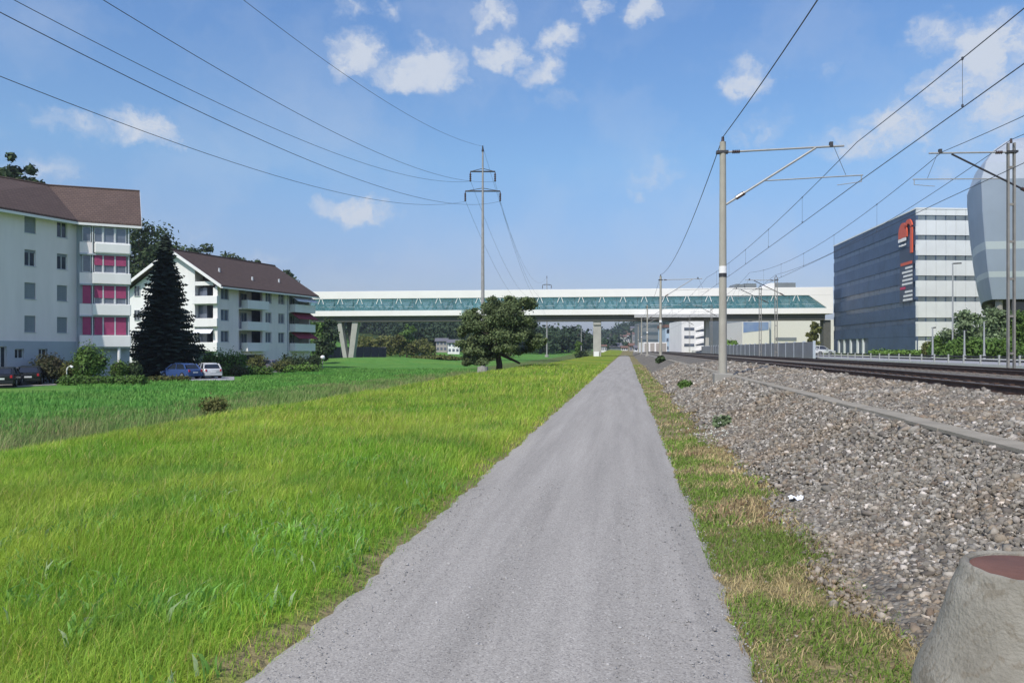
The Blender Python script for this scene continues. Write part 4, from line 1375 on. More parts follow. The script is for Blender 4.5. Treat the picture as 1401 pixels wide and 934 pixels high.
mb = MB(); mb.tube(Vv_ + Vector((0, 0, .03)), R1 + Vector((0, 0, .03)), .11, n=6); mb.tube(Vv_ + Vector((0, 0, .03)), R0 + Vector((0, 0, .03)), .11, n=6); mb.build('ridge', M_roof1, t)

# ------------------------------------------------------------------ flats 2
G2 = camfr(-49.0, 99.0, 12.2, -3.0)              # gable
L2 = camfr(-36.85, 96.0, .35, .937)              # long side, faces the railway
GU = 12.53
t = thing('apartment_building', tuple(CW(-40, 103, GL)), 'white gabled apartment block with brown roof behind the dark fir', 'apartment building')


def gtop(u): return 14.0 - .645 * abs(u - 6.4) - .3


mb = MB(); ua = 8.9
for (u0, u1) in ((-.4, 6.4), (6.4, ua)):
    mb.hexa([G2.p(u0, -.4, GL - .3), G2.p(u0, 0, GL - .3), G2.p(u1, 0, GL - .3), G2.p(u1, -.4, GL - .3)], [G2.p(u0, -.4, gtop(u0)), G2.p(u0, 0, gtop(u0)), G2.p(u1, 0, gtop(u1)), G2.p(u1, -.4, gtop(u1))])
mb.build('gable_wall', M_white, t)
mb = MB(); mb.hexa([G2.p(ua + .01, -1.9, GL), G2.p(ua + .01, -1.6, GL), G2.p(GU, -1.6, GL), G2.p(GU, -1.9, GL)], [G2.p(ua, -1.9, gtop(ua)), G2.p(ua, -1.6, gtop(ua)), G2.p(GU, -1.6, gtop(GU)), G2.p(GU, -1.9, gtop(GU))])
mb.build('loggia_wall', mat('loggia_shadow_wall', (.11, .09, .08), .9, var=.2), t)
mb = MB(); G2.box(mb, ua, ua + .4, GL, 11.9, -1.6, .03); mb.build('pillar', M_white, t)
mb = MB(); G2.box(mb, GU - .62, GU - .0, GL, 9.35, -.4, .02); mb.build('pillar', M_white, t)
mb = MB(); G2.box(mb, ua + .4, GU - .62, 9.65, 10.15, -.3, -.0); mb.build('lintel', M_white, t)
for z0, z1 in ((7.3, 8.3), (4.45, 5.5), (1.35, 2.5)):
    mb = MB(); G2.box(mb, ua + .3, GU + .25, z0, z1, .04, .5); mb.build('balcony', M_white, t, bevel=.04)
    mb = MB(); G2.box(mb, ua + .4, GU - .63, z0 - .12, z0 + .1, -1.6, .03); mb.build('balcony_slab', M_frame, t)
    window(G2, ua + .9, ua + 1.9, z0 + .2, z0 + 2.1, t, depth=-1.52, sill=False); window(G2, ua + 2.1, ua + 2.8, z0 + .2, z0 + 2.1, t, depth=-1.52, sill=False, mull=0)
mb = MB(); mb.slab([G2.p(ua + .5, .06, 4.25), G2.p(GU - .5, .06, 4.25), G2.p(GU - .5, .75, 3.65), G2.p(ua + .5, .75, 3.65)], (0, 0, -.05)); mb.build('awning', M_cloth, t)
for zc in (9.1, 6.0, 3.1):
    for u0 in (.35, 3.4):
        window(G2, u0, u0 + .9, zc - .7, zc + .7, t, depth=.045, sill=False)
# long side
rz_ = [8.65, 5.95, 3.25]
wcol = [(.6, 2.1), (9.25, 10.55), (12.0, 13.4)]
holes = [(a, b, z - .72, z + .72) for z in rz_ for a, b in wcol] + [(3.9, 8.6, z0, z1) for z0, z1 in ((1.55, 4.05), (4.3, 6.85), (7.1, 9.4))] + [(14.4, 19.2, z0, z1) for z0, z1 in ((1.5, 4.05), (4.3, 6.85), (7.1, 9.4))] + [(4.2, 8.8, -.6, .9), (13.1, 13.9, .2, .9)]
mb = MB(); L2.wall(mb, 0, 19.4, GL - .3, 9.55, holes, -.35, 0); mb.build('wall', M_wall1, t)
mb = MB(); L2.box(mb, .3, 19.2, GL - .3, 9.4, -11.5, -1.9); mb.build('inner_wall', M_glassg, t)
for z in rz_:
    for a, b in wcol:
        window(L2, a, b, z - .72, z + .72, t, pane=M_glassg)
for (u0, u1, rowz) in ((3.9, 8.6, 0), (14.4, 19.2, 1)):
    for i, (z0, z1) in enumerate(((1.55, 4.05), (4.3, 6.85), (7.1, 9.4))):
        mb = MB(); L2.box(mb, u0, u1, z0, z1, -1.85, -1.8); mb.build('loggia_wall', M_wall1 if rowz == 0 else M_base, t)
        window(L2, u0 + .5, u0 + 1.9, z0 + .1, z1 - .3, t, depth=-1.7, sill=False); window(L2, u0 + 2.4, u0 + 3.6, z0 + .1, z1 - .3, t, depth=-1.7, sill=False, pane=M_glassg)
        zb = z0 - .05
        mb = MB(); L2.box(mb, u0 + (.55 if rowz == 0 else .1), u1 + .15, zb, zb + 1.0, .85, 1.0)
        L2.box(mb, u0 + (.55 if rowz == 0 else .1), u0 + (.75 if rowz == 0 else .3), zb, zb + 1.0, -.02, .85)
        L2.box(mb, u0 + (.55 if rowz == 0 else .1), u1 + .15, zb - .12, zb, -1.8, 1.0); mb.build('balcony', M_white, t)
for zt, m_ in ((6.95, M_red), (4.15, M_red), (9.45, M_cloth)):
    mb = MB(); mb.slab([L2.p(14.7 if m_ is M_red else 14.5, .02, zt), L2.p(19.4, .02, zt), L2.p(19.4, 1.5, zt - .95), L2.p(14.7 if m_ is M_red else 14.5, 1.5, zt - .95)], (0, 0, -.06)); mb.build('awning', m_, t)
for (a, b, c, d) in ((4.2, 8.8, -.6, .9), (13.1, 13.9, .2, .9)):
    mb = MB(); L2.box(mb, a, b, c, d, -.34, -.3); mb.build('basement_opening', M_dark, t)
mb = MB(); p = L2.p(14.05, .07, 0); mb.tube((p.x, p.y, GL), (p.x, p.y, 9.4), .06, n=8); mb.build('downpipe', M_base, t)
# roof
ap = G2.p(6.4, .9, 14.2); eR = G2.p(13.7, .9, 9.55); eL = G2.p(-.9, .9, 9.55)
L_ = L2.u * 20.6
mb = MB(); mb.slab([eR, eR + L_, ap + L_, ap], (0, 0, -.22)); mb.build('roof', M_roof2, t)
mb = MB(); mb.slab([ap, ap + L_, eL + L_, eL], (0, 0, -.22)); mb.build('rear_roof', M_roof2, t)
for a, b in ((ap, eR), (eL, ap)):
    mb = MB(); mb.slab([a + Vector((0, 0, .04)), b + Vector((0, 0, .04)), b + Vector((0, 0, -.38)), a + Vector((0, 0, -.38))], G2.n * .09); mb.build('verge_board', M_white, t)
mb = MB(); a, b = eR, eR + L_
mb.slab([a + L2.n * .02 + Vector((0, 0, -.2)), b + L2.n * .02 + Vector((0, 0, -.2)), b + L2.n * .16 + Vector((0, 0, -.2)), a + L2.n * .16 + Vector((0, 0, -.2))], (0, 0, -.18)); mb.build('gutter', M_white, t)
mb = MB(); mb.tube(ap + Vector((0, 0, .03)), ap + L_ + Vector((0, 0, .03)), .12, n=6); mb.build('ridge', M_roof2, t)
for f, g in ((.18, .45), (.42, .3), (.72, .35)):
    p = eR.lerp(ap, g) + L_ * f; mb = MB(); mb.tube((p.x, p.y, p.z - .1), (p.x, p.y, p.z + .45), .14, n=8); mb.build('roof_vent', M_frame, t)
mb = MB(); bk = L_ - L2.u * .9
mb.poly([G2.p(-.4, 0, GL) + bk, G2.p(12.4, 0, GL) + bk, G2.p(12.4, 0, 9.3) + bk, G2.p(6.4, 0, 13.7) + bk, G2.p(-.4, 0, 9.3) + bk]); mb.build('rear_gable', M_white, t)

# ------------------------------------------------------------------ office block with navy side
M_navy = mat('navy_mesh_cladding', (.065, .10, .17), .6, metal=.1, var=.16, vscale=.25, bump=.3, bscale=6)
M_navy2 = mat('navy_window_band', (.045, .075, .13), .35, var=.25, vscale=.4, spec=.5)
M_opanel = mat('white_office_panel', (.70, .72, .71), .6, var=.05, vscale=.4)
M_oglass = mat('office_strip_glass', (.16, .19, .20), .2, var=.3, vscale=.5, spec=.7)
OB = .8; OT = 25.0
SL = camfr(67.4, 128, 5.9, 47, flip=True)       # navy side
SF = camfr(67.4, 128, 20, 1.2)                  # white front
t = thing('office_building', tuple(CW(75, 140, OB)), 'boxy office block with navy side and white striped front', 'office building')
mb = MB(); mb.prism([SL.p(0.15, -.3, 0), SF.p(22, -.3, 0), SF.p(22, -44, 0), SL.p(47.0, -.3, 0)], OB, OT - .1); mb.build('wall', M_navy2, t)
st = (OT - OB - 2.8) / 6.5
zr = [OB + 2.6 + st * i for i in range(8)]
ncol = 16; wd = 47.2 / ncol
for r_ in range(7):
    z0 = OB + 3.0 + r_ * 3.06; z1 = min(z0 + 2.1, OT)
    if r_ == 6: z1 = OT
    for c_ in range(ncol):
        mb = MB(); SL.box(mb, c_ * wd + .03, (c_ + 1) * wd - .03, z0, z1, -.3, 0); mb.build('panel', M_navy, t)
        if r_ < 6:
            mb = MB(); SL.box(mb, c_ * wd + .05, (c_ + 1) * wd - .05, z1 + .03, z0 + 3.03, -.3, -.10); mb.build('window', M_navy2, t)
mb = MB(); SL.box(mb, 0, 24, OB, OB + 2.97, -.3, -.02); mb.build('plinth', M_navy, t); mb = MB(); SL.box(mb, 44.5, 47.2, OB, OB + 2.97, -.3, -.02); mb.build('plinth', M_navy, t)
for u in (27, 30.5, 35, 39.5, 43.5):
    mb = MB(); SL.box(mb, u, u + .9, OB, OB + 2.97, -.6, -.1); mb.build('column', M_opanel, t)
mb = MB(); SL.box(mb, 24.2, 44.4, OB, OB + 2.9, -1.3, -1.2); mb.build('entrance_glazing', M_glass, t)
# front: white panels and strips of windows
zs_ = [ZY(y, 129) for y in (299, 326, 353.5, 381, 409.5, 437.5, 463)]
cw_ = 1.72
nc = 12
prev = OT
for r_, zc in enumerate(zs_):
    hh = .42 if r_ < 5 else .34
    for c_ in range(nc):
        mb = MB(); SF.box(mb, c_ * cw_ + .03, (c_ + 1) * cw_ - .03, zc + hh, prev, -.25, .02); mb.build('panel', M_opanel, t)
        mb = MB(); SF.box(mb, c_ * cw_ + .12, (c_ + 1) * cw_ - .12, zc - hh + .03, zc + hh - .03, -.25, -.08); mb.build('window', M_oglass, t)
    prev = zc - hh
for c_ in range(nc):
    mb = MB(); SF.box(mb, c_ * cw_ + .03, (c_ + 1) * cw_ - .03, OB, prev, -.25, .02); mb.build('panel', M_opanel, t)
mb = MB(); SF.box(mb, -.05, nc * cw_, OT, OT + .25, -.4, .08); SL.box(mb, 0, 47.3, OT + .003, OT + .253, -.4, .06); mb.build('roof_edge', M_opanel, t)
mb = MB(); mb.prism([SL.p(0.3, -.42, 0), SF.p(21, -.42, 0), SF.p(21, -43, 0), SL.p(46.8, -.42, 0)], OT - .05, OT + .1); mb.build('roof', M_base, t)
# sign on the navy side
M_sred = mat('sign_red', (.62, .10, .045), .5, var=.05); M_swh = mat('sign_white', (.72, .72, .72), .5, var=.04); M_sdk = mat('sign_dark', (.035, .045, .075), .4, var=.1)
s = thing('facade_sign', tuple(SL.p(4, .1, 9.8)), 'tall sign with red arch logo and white tenant names on navy wall', 'sign')
mb = MB(); SL.box(mb, 1.0, 7.0, 9.7, 19.0, .02, .10); mb.build('backing_panel', M_sdk, s)
# red arch: two half rings and a long right leg (near the corner = small u)
def ring(mb, uc, zc, r0, r1, a0, a1, n=14, n0=.12, n1=.34):
    for i in range(n):
        t0 = a0 + (a1 - a0) * i / n; t1 = a0 + (a1 - a0) * (i + 1) / n
        q = [(uc + r0 * cos(t0), zc + r0 * sin(t0)), (uc + r1 * cos(t0), zc + r1 * sin(t0)), (uc + r1 * cos(t1), zc + r1 * sin(t1)), (uc + r0 * cos(t1), zc + r0 * sin(t1))]
        mb.slab([SL.p(u, n1, z) for u, z in q], SL.n * (n0 - n1))
mb = MB(); ring(mb, 5.1, 21.6, .01, 1.9, 0, pi); SL.box(mb, 3.2, 7.0, 20.9, 21.6, .12, .34); mb.build('logo_dome', M_sred, s)
mb = MB(); ring(mb, 2.6, 22.0, 1.0, 1.75, .25, pi * .9); SL.box(mb, .95, 1.75, 17.9, 22.2, .12, .34); mb.build('logo_arch', M_sred, s)
def bars(mb, u0, u1, z0, z1, r):
    u = u0
    while u < u1 - .1:
        w = r.uniform(.14, .3); SL.box(mb, u, min(u + w, u1), z0 + r.choice([0, 0, .05]), z1 - r.choice([0, 0, .08]), .36, .40); u += w + .09
rr = random.Random(4)
mb = MB(); bars(mb, 3.3, 6.9, 20.25, 20.85, rr); bars(mb, 3.4, 6.7, 19.45, 19.8, rr); mb.build('lettering', M_swh, s)
mb = MB(); SL.box(mb, 1.4, 6.4, 16.1, 16.6, .11, .16); mb.build('red_strip', M_sred, s)
for i in range(9):
    z = 15.4 - i * .68
    if i == 5:
        mb = MB(); SL.box(mb, 4.4, 6.6, z, z + .42, .11, .16); mb.build('red_strip', mat('sign_magenta', (.55, .03, .10), .5), s)
        continue
    mb = MB()
    u = 1.3
    while u < 6.4 - rr.uniform(0, 2.2):
        w = rr.uniform(.18, .42); SL.box(mb, u, u + w, z, z + .34, .11, .15); u += w + .14
    mb.build('lettering', M_swh, s)

# ------------------------------------------------------------------ bulging foil-clad building
M_foil = mat('silver_foil_cladding', (.31, .36, .44), .5, metal=.2, var=.12, vscale=.12, bump=.2, bscale=1.5, spec=.5)
M_foil2 = mat('pale_foil_cladding', (.50, .55, .58), .42, metal=.2, var=.1, vscale=.12, spec=.6)
M_foil3 = mat('crown_foil_sky_sheen', (.39, .43, .48), .45, metal=.2, var=.14, vscale=.12, spec=.5)  # sky reflection on the crown painted in as a paler foil colour
plan = [(48.9, 80), (78, 76), (92, 82), (96, 100), (86, 116), (68, 113), (52.2, 88)]
cxp, cdp = 74, 95
t = thing('bulging_building', tuple(CW(cxp, cdp, .8)), 'bulbous silver foil clad building overhanging the right edge', 'building')


def level(z, ins):
    out = []
    for X, D in plan:
        d = hypot(X - cxp, D - cdp); f = (d - ins) / d
        out.append(CW(cxp + (X - cxp) * f, cdp + (D - cdp) * f, z))
    return out


def subdiv(pts, n=4, bulge=.7):
    """bow each straight side outward a little"""
    out = []
    c = sum((Vector(p) for p in pts), Vector()) / len(pts)
    for a, b in zip(pts, pts[1:] + pts[:1]):
        for k in range(n):
            f = k / n; p = Vector(a).lerp(Vector(b), f); e = (p - c); e.z = 0; e.normalize()
            out.append(p + e * bulge * 4 * f * (1 - f) * .5)
    return out


lv = [(6.9, 2.2), (9.2, 1.5), (9.8, 1.35), (12.1, .9), (12.9, .75), (16, .3), (19.3, 0), (21.2, .9), (22.8, 2.6), (24.0, 5.0), (24.9, 8.5), (25.3, 12)]
rings = [subdiv(level(z, i)) for z, i in lv]
for q in range(len(lv) - 1):
    n = len(rings[q])
    for k0 in range(0, n, 4):
        mb = MB()
        for k in range(k0, k0 + 4):
            j = (k + 1) % n
            mb.poly([rings[q][k], rings[q][j], rings[q + 1][j], rings[q + 1][k]])
        band = lv[q][0] in (9.2, 12.1)
        o = mb.build('light_band' if band else 'cladding_panel', M_foil2 if band else (M_foil3 if q >= 6 else M_foil), t)
mb = MB(); mb.poly(rings[-1]); mb.build('roof', M_foil3, t)
mb = MB(); mb.poly(list(reversed(rings[0]))); mb.build('soffit', M_dark, t)
mb = MB(); q = [Vector((p.x, p.y, 0)) for p in level(0, 6)]; mb.prism(q, .8, 6.85); mb.build('ground_floor', M_glass, t)
for k, p in enumerate(level(0, 3.5)):
    mb = MB(); mb.tube((p.x, p.y, .8), (p.x, p.y, 6.88), .35, n=10); mb.build('column', M_conc, t)
for k in (0, 1, 6):
    mb = MB(); mb.path([rings[q][k * 4] for q in range(len(lv) - 4)], .035, 5); mb.build('edge_seam', M_foil, t)


# ------------------------------------------------------------------ road side: fence, wall, lamps
M_post = mat('fence_post_paint', (.36, .37, .37), .5, var=.08)
t = thing('guard_fence', (17.2, 60, .6), 'low grey guard fence with pale posts between railway and road', 'fence')
mb = MB(); mb.box((17.2, 115, .74), (.22, 250, .30)); mb.build('kerb_wall', mat('kerb_wall_concrete', (.46, .46, .46), .9, var=.06), t)
for z, m_ in ((1.06, M_dsteel), (1.24, M_dsteel)):
    mb = MB(); mb.box((17.2, 115, z), (.05, 250, .09)); mb.build('fence_rail', M_dsteel, t)
mb = MB(); mb.box((17.15, 0, 1.06), (.07, .07, .56)); p0 = mb.build('fence_post', M_post, t)
for k in range(75):
    y = 14 + 1.9 * k
    if k == 0: p0.location = (0, y - 0, 0); continue
    c = p0.copy(); COL.objects.link(c); c.parent = t; c.location = (0, y, 0)
M_nb = mat('noise_barrier_panel', (.20, .21, .22), .9, var=.1, vscale=.6)
t = thing('noise_barrier', (16.6, 120, .5), 'grey panelled noise barrier beside the tracks before the bridge', 'wall')
mb = MB(); mb.box((16.6, 0, 1.45), (.16, 3.9, 1.7)); n0 = mb.build('panel', M_nb, t)
mb = MB(); mb.box((16.6, 0, 1.48), (.22, .14, 1.82)); n1 = mb.build('post', M_base, t)
for k in range(26):
    y = 74 + 4 * k
    if k == 0: n0.location = (0, y, 0); n1.location = (0, y - 2, 0); continue
    for s_, dy in ((n0, 0), (n1, -2)):
        c = s_.copy(); COL.objects.link(c); c.parent = t; c.location = (0, y + dy, 0)


def lamp(px, D, ytop, label, zf=.7, arm=.8):
    c = PX(px, D); zt = ZY(ytop, D); u = CW(1, 0) - CW(0, 0)
    t = thing('street_lamp', (c.x, c.y, zf), label, 'street lamp')
    mb = MB(); mb.tube((c.x, c.y, zf), (c.x, c.y, zt), .09, .05, 10); mb.build('post', M_steel, t, smooth=True)
    e = c + u * arm; mb = MB(); mb.slab([(c.x, c.y, zt + .02), (e.x, e.y, zt + .06), (e.x + .1, e.y + .22, zt + .06), (c.x, c.y + .2, zt + .02)], (0, 0, -.10)); mb.build('lamp_head', M_dsteel, t)
    mb = MB(); mb.tube((c.x, c.y, zf), (c.x, c.y, zf + .5), .13, .12, 10); mb.build('base_sleeve', M_steel, t)


lamp(1303, 70, 360, 'tall slim street lamp in front of the white striped office front')
lamp(1275.5, 60, 448, 'short grey post lamp left of the tall street lamp', arm=.25)
lamp(1319, 62, 452, 'short post lamp right of the tall street lamp', arm=.25)
lamp(1346, 62, 440, 'short post lamp nearest the dark steel mast', arm=.25)

# round white garden globe and bent white bollard light on the left
c = PX(441, 101); zc_ = ZY(489, 101)
t = thing('globe_lamp', (c.x, c.y, GL), 'small white globe lamp at the corner of the second block', 'lamp')
mb = MB(); mb.tube((c.x, c.y, GL), (c.x, c.y, zc_ - .25), .05, n=8); mb.build('post', M_steel, t)
mb = MB(); mb.lathe((c.x, c.y, zc_ - .3), [(.3 * sin(pi * k / 8) + .01, .3 - .3 * cos(pi * k / 8)) for k in range(9)], 14); mb.build('globe', M_white, t, smooth=True)
c = PX(91, 62, GL)
t = thing('bollard_light', tuple(c), 'thin white bent path light standing in the grass beside the cars', 'path light')
u = CW(1, 0) - CW(0, 0)
mb = MB(); pts = [c, c + Vector((0, 0, 1.15)), c + Vector((0, 0, 1.32)) + u * .06, c + Vector((0, 0, 1.42)) + u * .2, c + Vector((0, 0, 1.42)) + u * .32]
mb.path(pts, .055, 8); mb.build('post', M_white, t, smooth=True)
mb = MB(); q = pts[-1]; mb.tube(q + Vector((0, 0, .03)) - u * .05, q + u * .16 + Vector((0, 0, -.06)), .11, .09, 10); mb.build('lamp_head', M_white, t)

# parking strip by the block
pk = [PX(-60, 54, GL + .05), PX(78, 60, GL + .05), PX(70, 64, GL + .05), PX(-60, 62, GL + .05)]
mb = MB(); mb.slab([tuple(p) for p in pk], (0, 0, -.06)); o = mb.build('parking_pavement', M_conc); tag(o, 'pale paved parking strip beneath the dark cars', kind='structure')
pk = [PX(205, 68.5, GL + .05), PX(320, 69.5, GL + .05), PX(320, 78, GL + .05), PX(205, 78, GL + .05)]
mb = MB(); mb.slab([tuple(p) for p in pk], (0, 0, -.06)); o = mb.build('parking_pavement', M_asph); tag(o, 'grey parking strip beneath the blue and white cars', kind='structure')
pk = [PX(335, 94, GL + .05), PX(400, 94, GL + .05), PX(395, 101, GL + .05), PX(335, 101, GL + .05)]
mb = MB(); mb.slab([tuple(p) for p in pk], (0, 0, -.06)); o = mb.build('parking_pavement', M_asph); tag(o, 'parking spot behind the hedge by the second block', kind='structure')

# ------------------------------------------------------------------ cars
M_tyre = mat('tyre_rubber', (.015, .015, .016), .9); M_rim = mat('alloy_rim', (.45, .46, .47), .35, metal=.7)
M_tail = mat('tail_light', (.45, .02, .03), .25); M_carglass = mat('car_glass', (.015, .02, .03), .06, spec=.9); M_plate = mat('plate', (.7, .7, .68), .5)
M_clear = mat('lamp_lens', (.6, .62, .65), .15)


def loft(mb, secs):
    """secs: list of closed loops with equal counts"""
    i0 = len(mb.v); n = len(secs[0])
    for s in secs: mb.v += [tuple(p) for p in s]
    for q in range(len(secs) - 1):
        for k in range(n):
            j = (k + 1) % n; i = i0 + q * n
            mb.f.append((i + k, i + j, i + n + j, i + n + k))
    mb.f += [tuple(range(i0 + n - 1, i0 - 1, -1)), tuple(range(len(mb.v) - n, len(mb.v)))]


def car(px, D, heading, col, label, z=GL + .05, estate=False, Ln=4.2, roofcol=None):
    """heading: direction of the nose, in degrees clockwise from straight ahead of the viewpoint"""
    c = PX(px, D, z); hd = radians(heading)
    f = CW(sin(hd), cos(hd)) - CW(0, 0); rt = Vector((f.y, -f.x, 0))
    t = thing('parked_car', tuple(c), label, 'car')
    M_ = mat('paint_%s' % '_'.join('%03d' % int(v * 999) for v in col), col, .25, metal=.2, var=.04, spec=.6)

    def P(x, y, zz): return c + f * x + rt * y + Vector((0, 0, zz))
    W = .87
    # body: stations along the length; each a loop across
    st_ = [(-Ln / 2, .45, .84, .80), (-Ln / 2 + .12, .28, .92, .97), (-Ln / 2 + .5, .2, .96, 1.0), (-.4, .2, .96, 1.0), (.7, .2, .94, 1.0), (1.15, .2, .88, .99), (Ln / 2 - .25, .24, .72, .94), (Ln / 2, .38, .60, .80)]
    secs = []
    for x, zl, zh, wf in st_:
        w = W * wf
        secs.append([P(x, -w * .94, zl), P(x, -w, zl + (zh - zl) * .45), P(x, -w * .95, zh - .06), P(x, -w * .82, zh), P(x, w * .82, zh), P(x, w * .95, zh - .06), P(x, w, zl + (zh - zl) * .45), P(x, w * .94, zl)])
    mb = MB(); loft(mb, secs); mb.build('body', M_, t, smooth=True)
    xr = -Ln / 2 + (.18 if estate else .35)
    cab = [(xr, .93, .70), (xr + .42, 1.36, .62), (xr + .8, 1.42, .62), (.15, 1.42, .62), (.45, 1.36, .64), (1.15, .9, .72)]
    # greenhouse (glass) then roof skin and pillars
    secs = []
    for x, zh, w in cab:
        secs.append([P(x, -.80, .88), P(x, -w, max(.9, zh - .04)), P(x, w, max(.9, zh - .04)), P(x, .80, .88)])
    mb = MB(); loft(mb, secs); mb.build('window', M_carglass, t)
    mb = MB(); rs = [(xr + .36, 1.33, .63), (xr + .45, 1.39, .64), (xr + .9, 1.47, .64), (.1, 1.47, .64), (.42, 1.38, .65)]
    loft(mb, [[P(x, -w, zz - .05), P(x, -w * .9, zz), P(x, w * .9, zz), P(x, w, zz - .05)] for x, zz, w in rs]); mb.build('roof', M_, t, smooth=True)
    for s in (-1, 1):
        mb = MB()
        for (a, b, wd_) in ((P(xr + .02, s * .79, .9), P(xr + .42, s * .655, 1.38), .07), (P(-.35, s * .81, .9), P(-.3, s * .66, 1.4), .035), (P(1.12, s * .79, .9), P(.42, s * .67, 1.36), .04)):
            mb.tube(a, b, wd_, n=6)
        mb.build('pillar', M_, t)
        mb = MB(); mb.box(tuple(P(-Ln / 2 + .03, s * .66, .78)), (.14, .14, .2), atan2(f.y, f.x)); mb.build('tail_light', M_tail, t)
        mb = MB(); mb.box(tuple(P(Ln / 2 - .12, s * .58, .6)), (.2, .3, .13), atan2(f.y, f.x)); mb.build('headlight', M_clear, t)
        mb = MB(); mb.box(tuple(P(.75, s * .95, .95)), (.14, .16, .12), atan2(f.y, f.x)); mb.build('mirror', M_, t)
        for x in (-Ln / 2 + .78, Ln / 2 - .82):
            a, b = P(x, s * .66, .31), P(x, s * .89, .31)
            mb = MB(); mb.tube(a, b, .31, n=18); w_ = mb.build('wheel', M_tyre, t)
            mb = MB(); mb.tube(P(x, s * .80, .31), P(x, s * .905, .31), .20, n=12); mb.build('rim', M_rim, w_)
    mb = MB(); mb.box(tuple(P(-Ln / 2 - .0, 0, .62)), (.05, .5, .12), atan2(f.y, f.x)); mb.build('number_plate', M_plate, t)
    mb = MB(); loft(mb, [[P(-Ln / 2 - .05, -.78, .3), P(-Ln / 2 - .05, -.78, .5), P(-Ln / 2 - .05, .78, .5), P(-Ln / 2 - .05, .78, .3)], [P(-Ln / 2 + .2, -.86, .26), P(-Ln / 2 + .2, -.86, .52), P(-Ln / 2 + .2, .86, .52), P(-Ln / 2 + .2, .86, .26)]]); mb.build('bumper', M_, t)
    mb = MB(); loft(mb, [[P(xr - .02, -.6, .96), P(xr + .36, -.55, 1.33), P(xr + .36, .55, 1.33), P(xr - .02, .6, .96)], [P(xr - .05, -.6, .96), P(xr + .33, -.55, 1.34), P(xr + .33, .55, 1.34), P(xr - .05, .6, .96)]]); mb.build('rear_window', M_carglass, t)
    return t


car(7, 57.5, -25, (.02, .022, .028), 'black car cut by the left edge, its rear plate showing')
car(41, 61.5, -28, (.018, .02, .022), 'black hatchback with red tail light beside the left edge car')
car(247, 72.5, -60, (.045, .09, .24), 'blue hatchback parked at the foot of the dark fir')
car(284, 74.5, -35, (.62, .62, .62), 'white hatchback parked next to the blue one')
car(365, 98, -62, (.16, .16, .19), 'silver grey car half hidden behind the hedge')

# ------------------------------------------------------------------ trees and bushes
# the lone oak
def oak():
    D = 67; c = PX(683, D); z0 = float(gz(c.x, c.y)) - .15
    t = thing('oak_tree', (c.x, c.y, z0), 'dark spreading broadleaf tree standing alone in the meadow', 'tree')
    ux = CW(1, 0) - CW(0, 0); uy = CW(0, 1) - CW(0, 0)
    k = D / F; base = Vector((c.x, c.y, z0)); r = random.Random(3)
    def Q(px, py, dy=0): return c + ux * (px - 683) * k + uy * dy + Vector((0, 0, ZY(py, D) - 0))
    mb = MB()
    branchy(mb, base, Q(681, 455), .34, .16, r, .05, 6)
    for (px, py, dy, rr) in ((650, 470, .3, .11), (640, 445, -.8, .1), (665, 425, .6, .1), (690, 415, -.5, .1), (715, 430, .7, .11), (730, 450, -.6, .1), (700, 440, 1.5, .1), (655, 440, 1.6, .1), (690, 455, -1.8, .1)):
        branchy(mb, Q(682, 482 - r.uniform(0, 14)), Q(px, py, dy), rr * 1.5, rr * .4, r, .25, 5)
    branchy(mb, Q(684, 484), Q(711, 497, -.3), .16, .09, r, .1, 4)
    mb.build('trunk', M_bark, t, smooth=True)
    cl = []
    pts = [(690, 413, 26), (668, 417, 18), (713, 420, 20), (645, 436, 20), (675, 432, 28), (705, 437, 26), (728, 440, 16), (652, 452, 24), (685, 455, 30), (715, 458, 24), (638, 470, 16), (655, 475, 20), (734, 462, 13),
           (690, 474, 20), (640, 488, 12), (652, 490, 14), (668, 484, 16), (730, 468, 14), (630, 455, 11), (700, 408, 12), (672, 407, 9), (722, 411, 12), (742, 467, 9), (636, 450, 14), (648, 425, 10), (660, 462, 18), (707, 478, 12), (636, 497, 8), (644, 493, 13), (657, 494, 13), (668, 492, 12), (665, 478, 20), (698, 470, 20), (676, 488, 10), (725, 478, 10), (648, 478, 18)]
    for (px, py, s) in pts:
        for q in range(5):
            a = r.uniform(0, 6.28); e = r.uniform(.2, .85)
            rr = s * k * r.uniform(.36, .6)
            dep = r.uniform(-1, 1) * min(2.4, 1.2 + s * k)
            p = Q(px + cos(a) * e * s * .75, max(py + sin(a) * e * s * .5, 403 + rr / k), dep)
            cl.append(((p.x, p.y, p.z), (rr, rr, rr * .62)))
    leaf_mesh('crown', cl, 52000, .14, F_oak, parent=t, base=(c.x, c.y, z0), seed=3, up=.5)
oak()

conifer(226, 80, 112, 325, 'tall almost black fir standing between the two apartment blocks', F_fir, z0=GL - .1, n=74, dense=1.5, size=.62, bare=.03, narrow=1.06)

# bushes by the first block
G_ = 'bushes along the apartment blocks'
shrub(66, 63.5, 64, 479, 'dark russet bush behind the black cars', F_russet, 2200, .14, group=G_)
shrub(97, 63.2, 40, 486, 'low brownish bush left of the round green bush', F_olive, 1200, .13, group=G_)
shrub(122, 63, 58, 464, 'large round green bush in front of the balconies', F_mid, 3400, .14, group=G_)
shrub(160, 66, 34, 490, 'low clipped bush right of the large round one', F_mid, 1100, .13, group=G_)
shrub(182, 67, 34, 488, 'dark clipped bush beside the fir, under the balcony column', F_dark, 1100, .13, group=G_)
shrub(292, 88, 24, 482, 'pale leafy shrub beside the fir and the loggias', F_light, 700, .15, group=G_)
shrub(306, 86, 62, 480, 'broad dark hedge block behind the white car', F_mid, 2600, .16, name='hedge', box=True, deep=1.2, cat='hedge')
shrub(338, 82, 74, 501, 'low trimmed hedge right of the white car', F_mid, 1800, .14, name='hedge', box=True, deep=.8, cat='hedge')
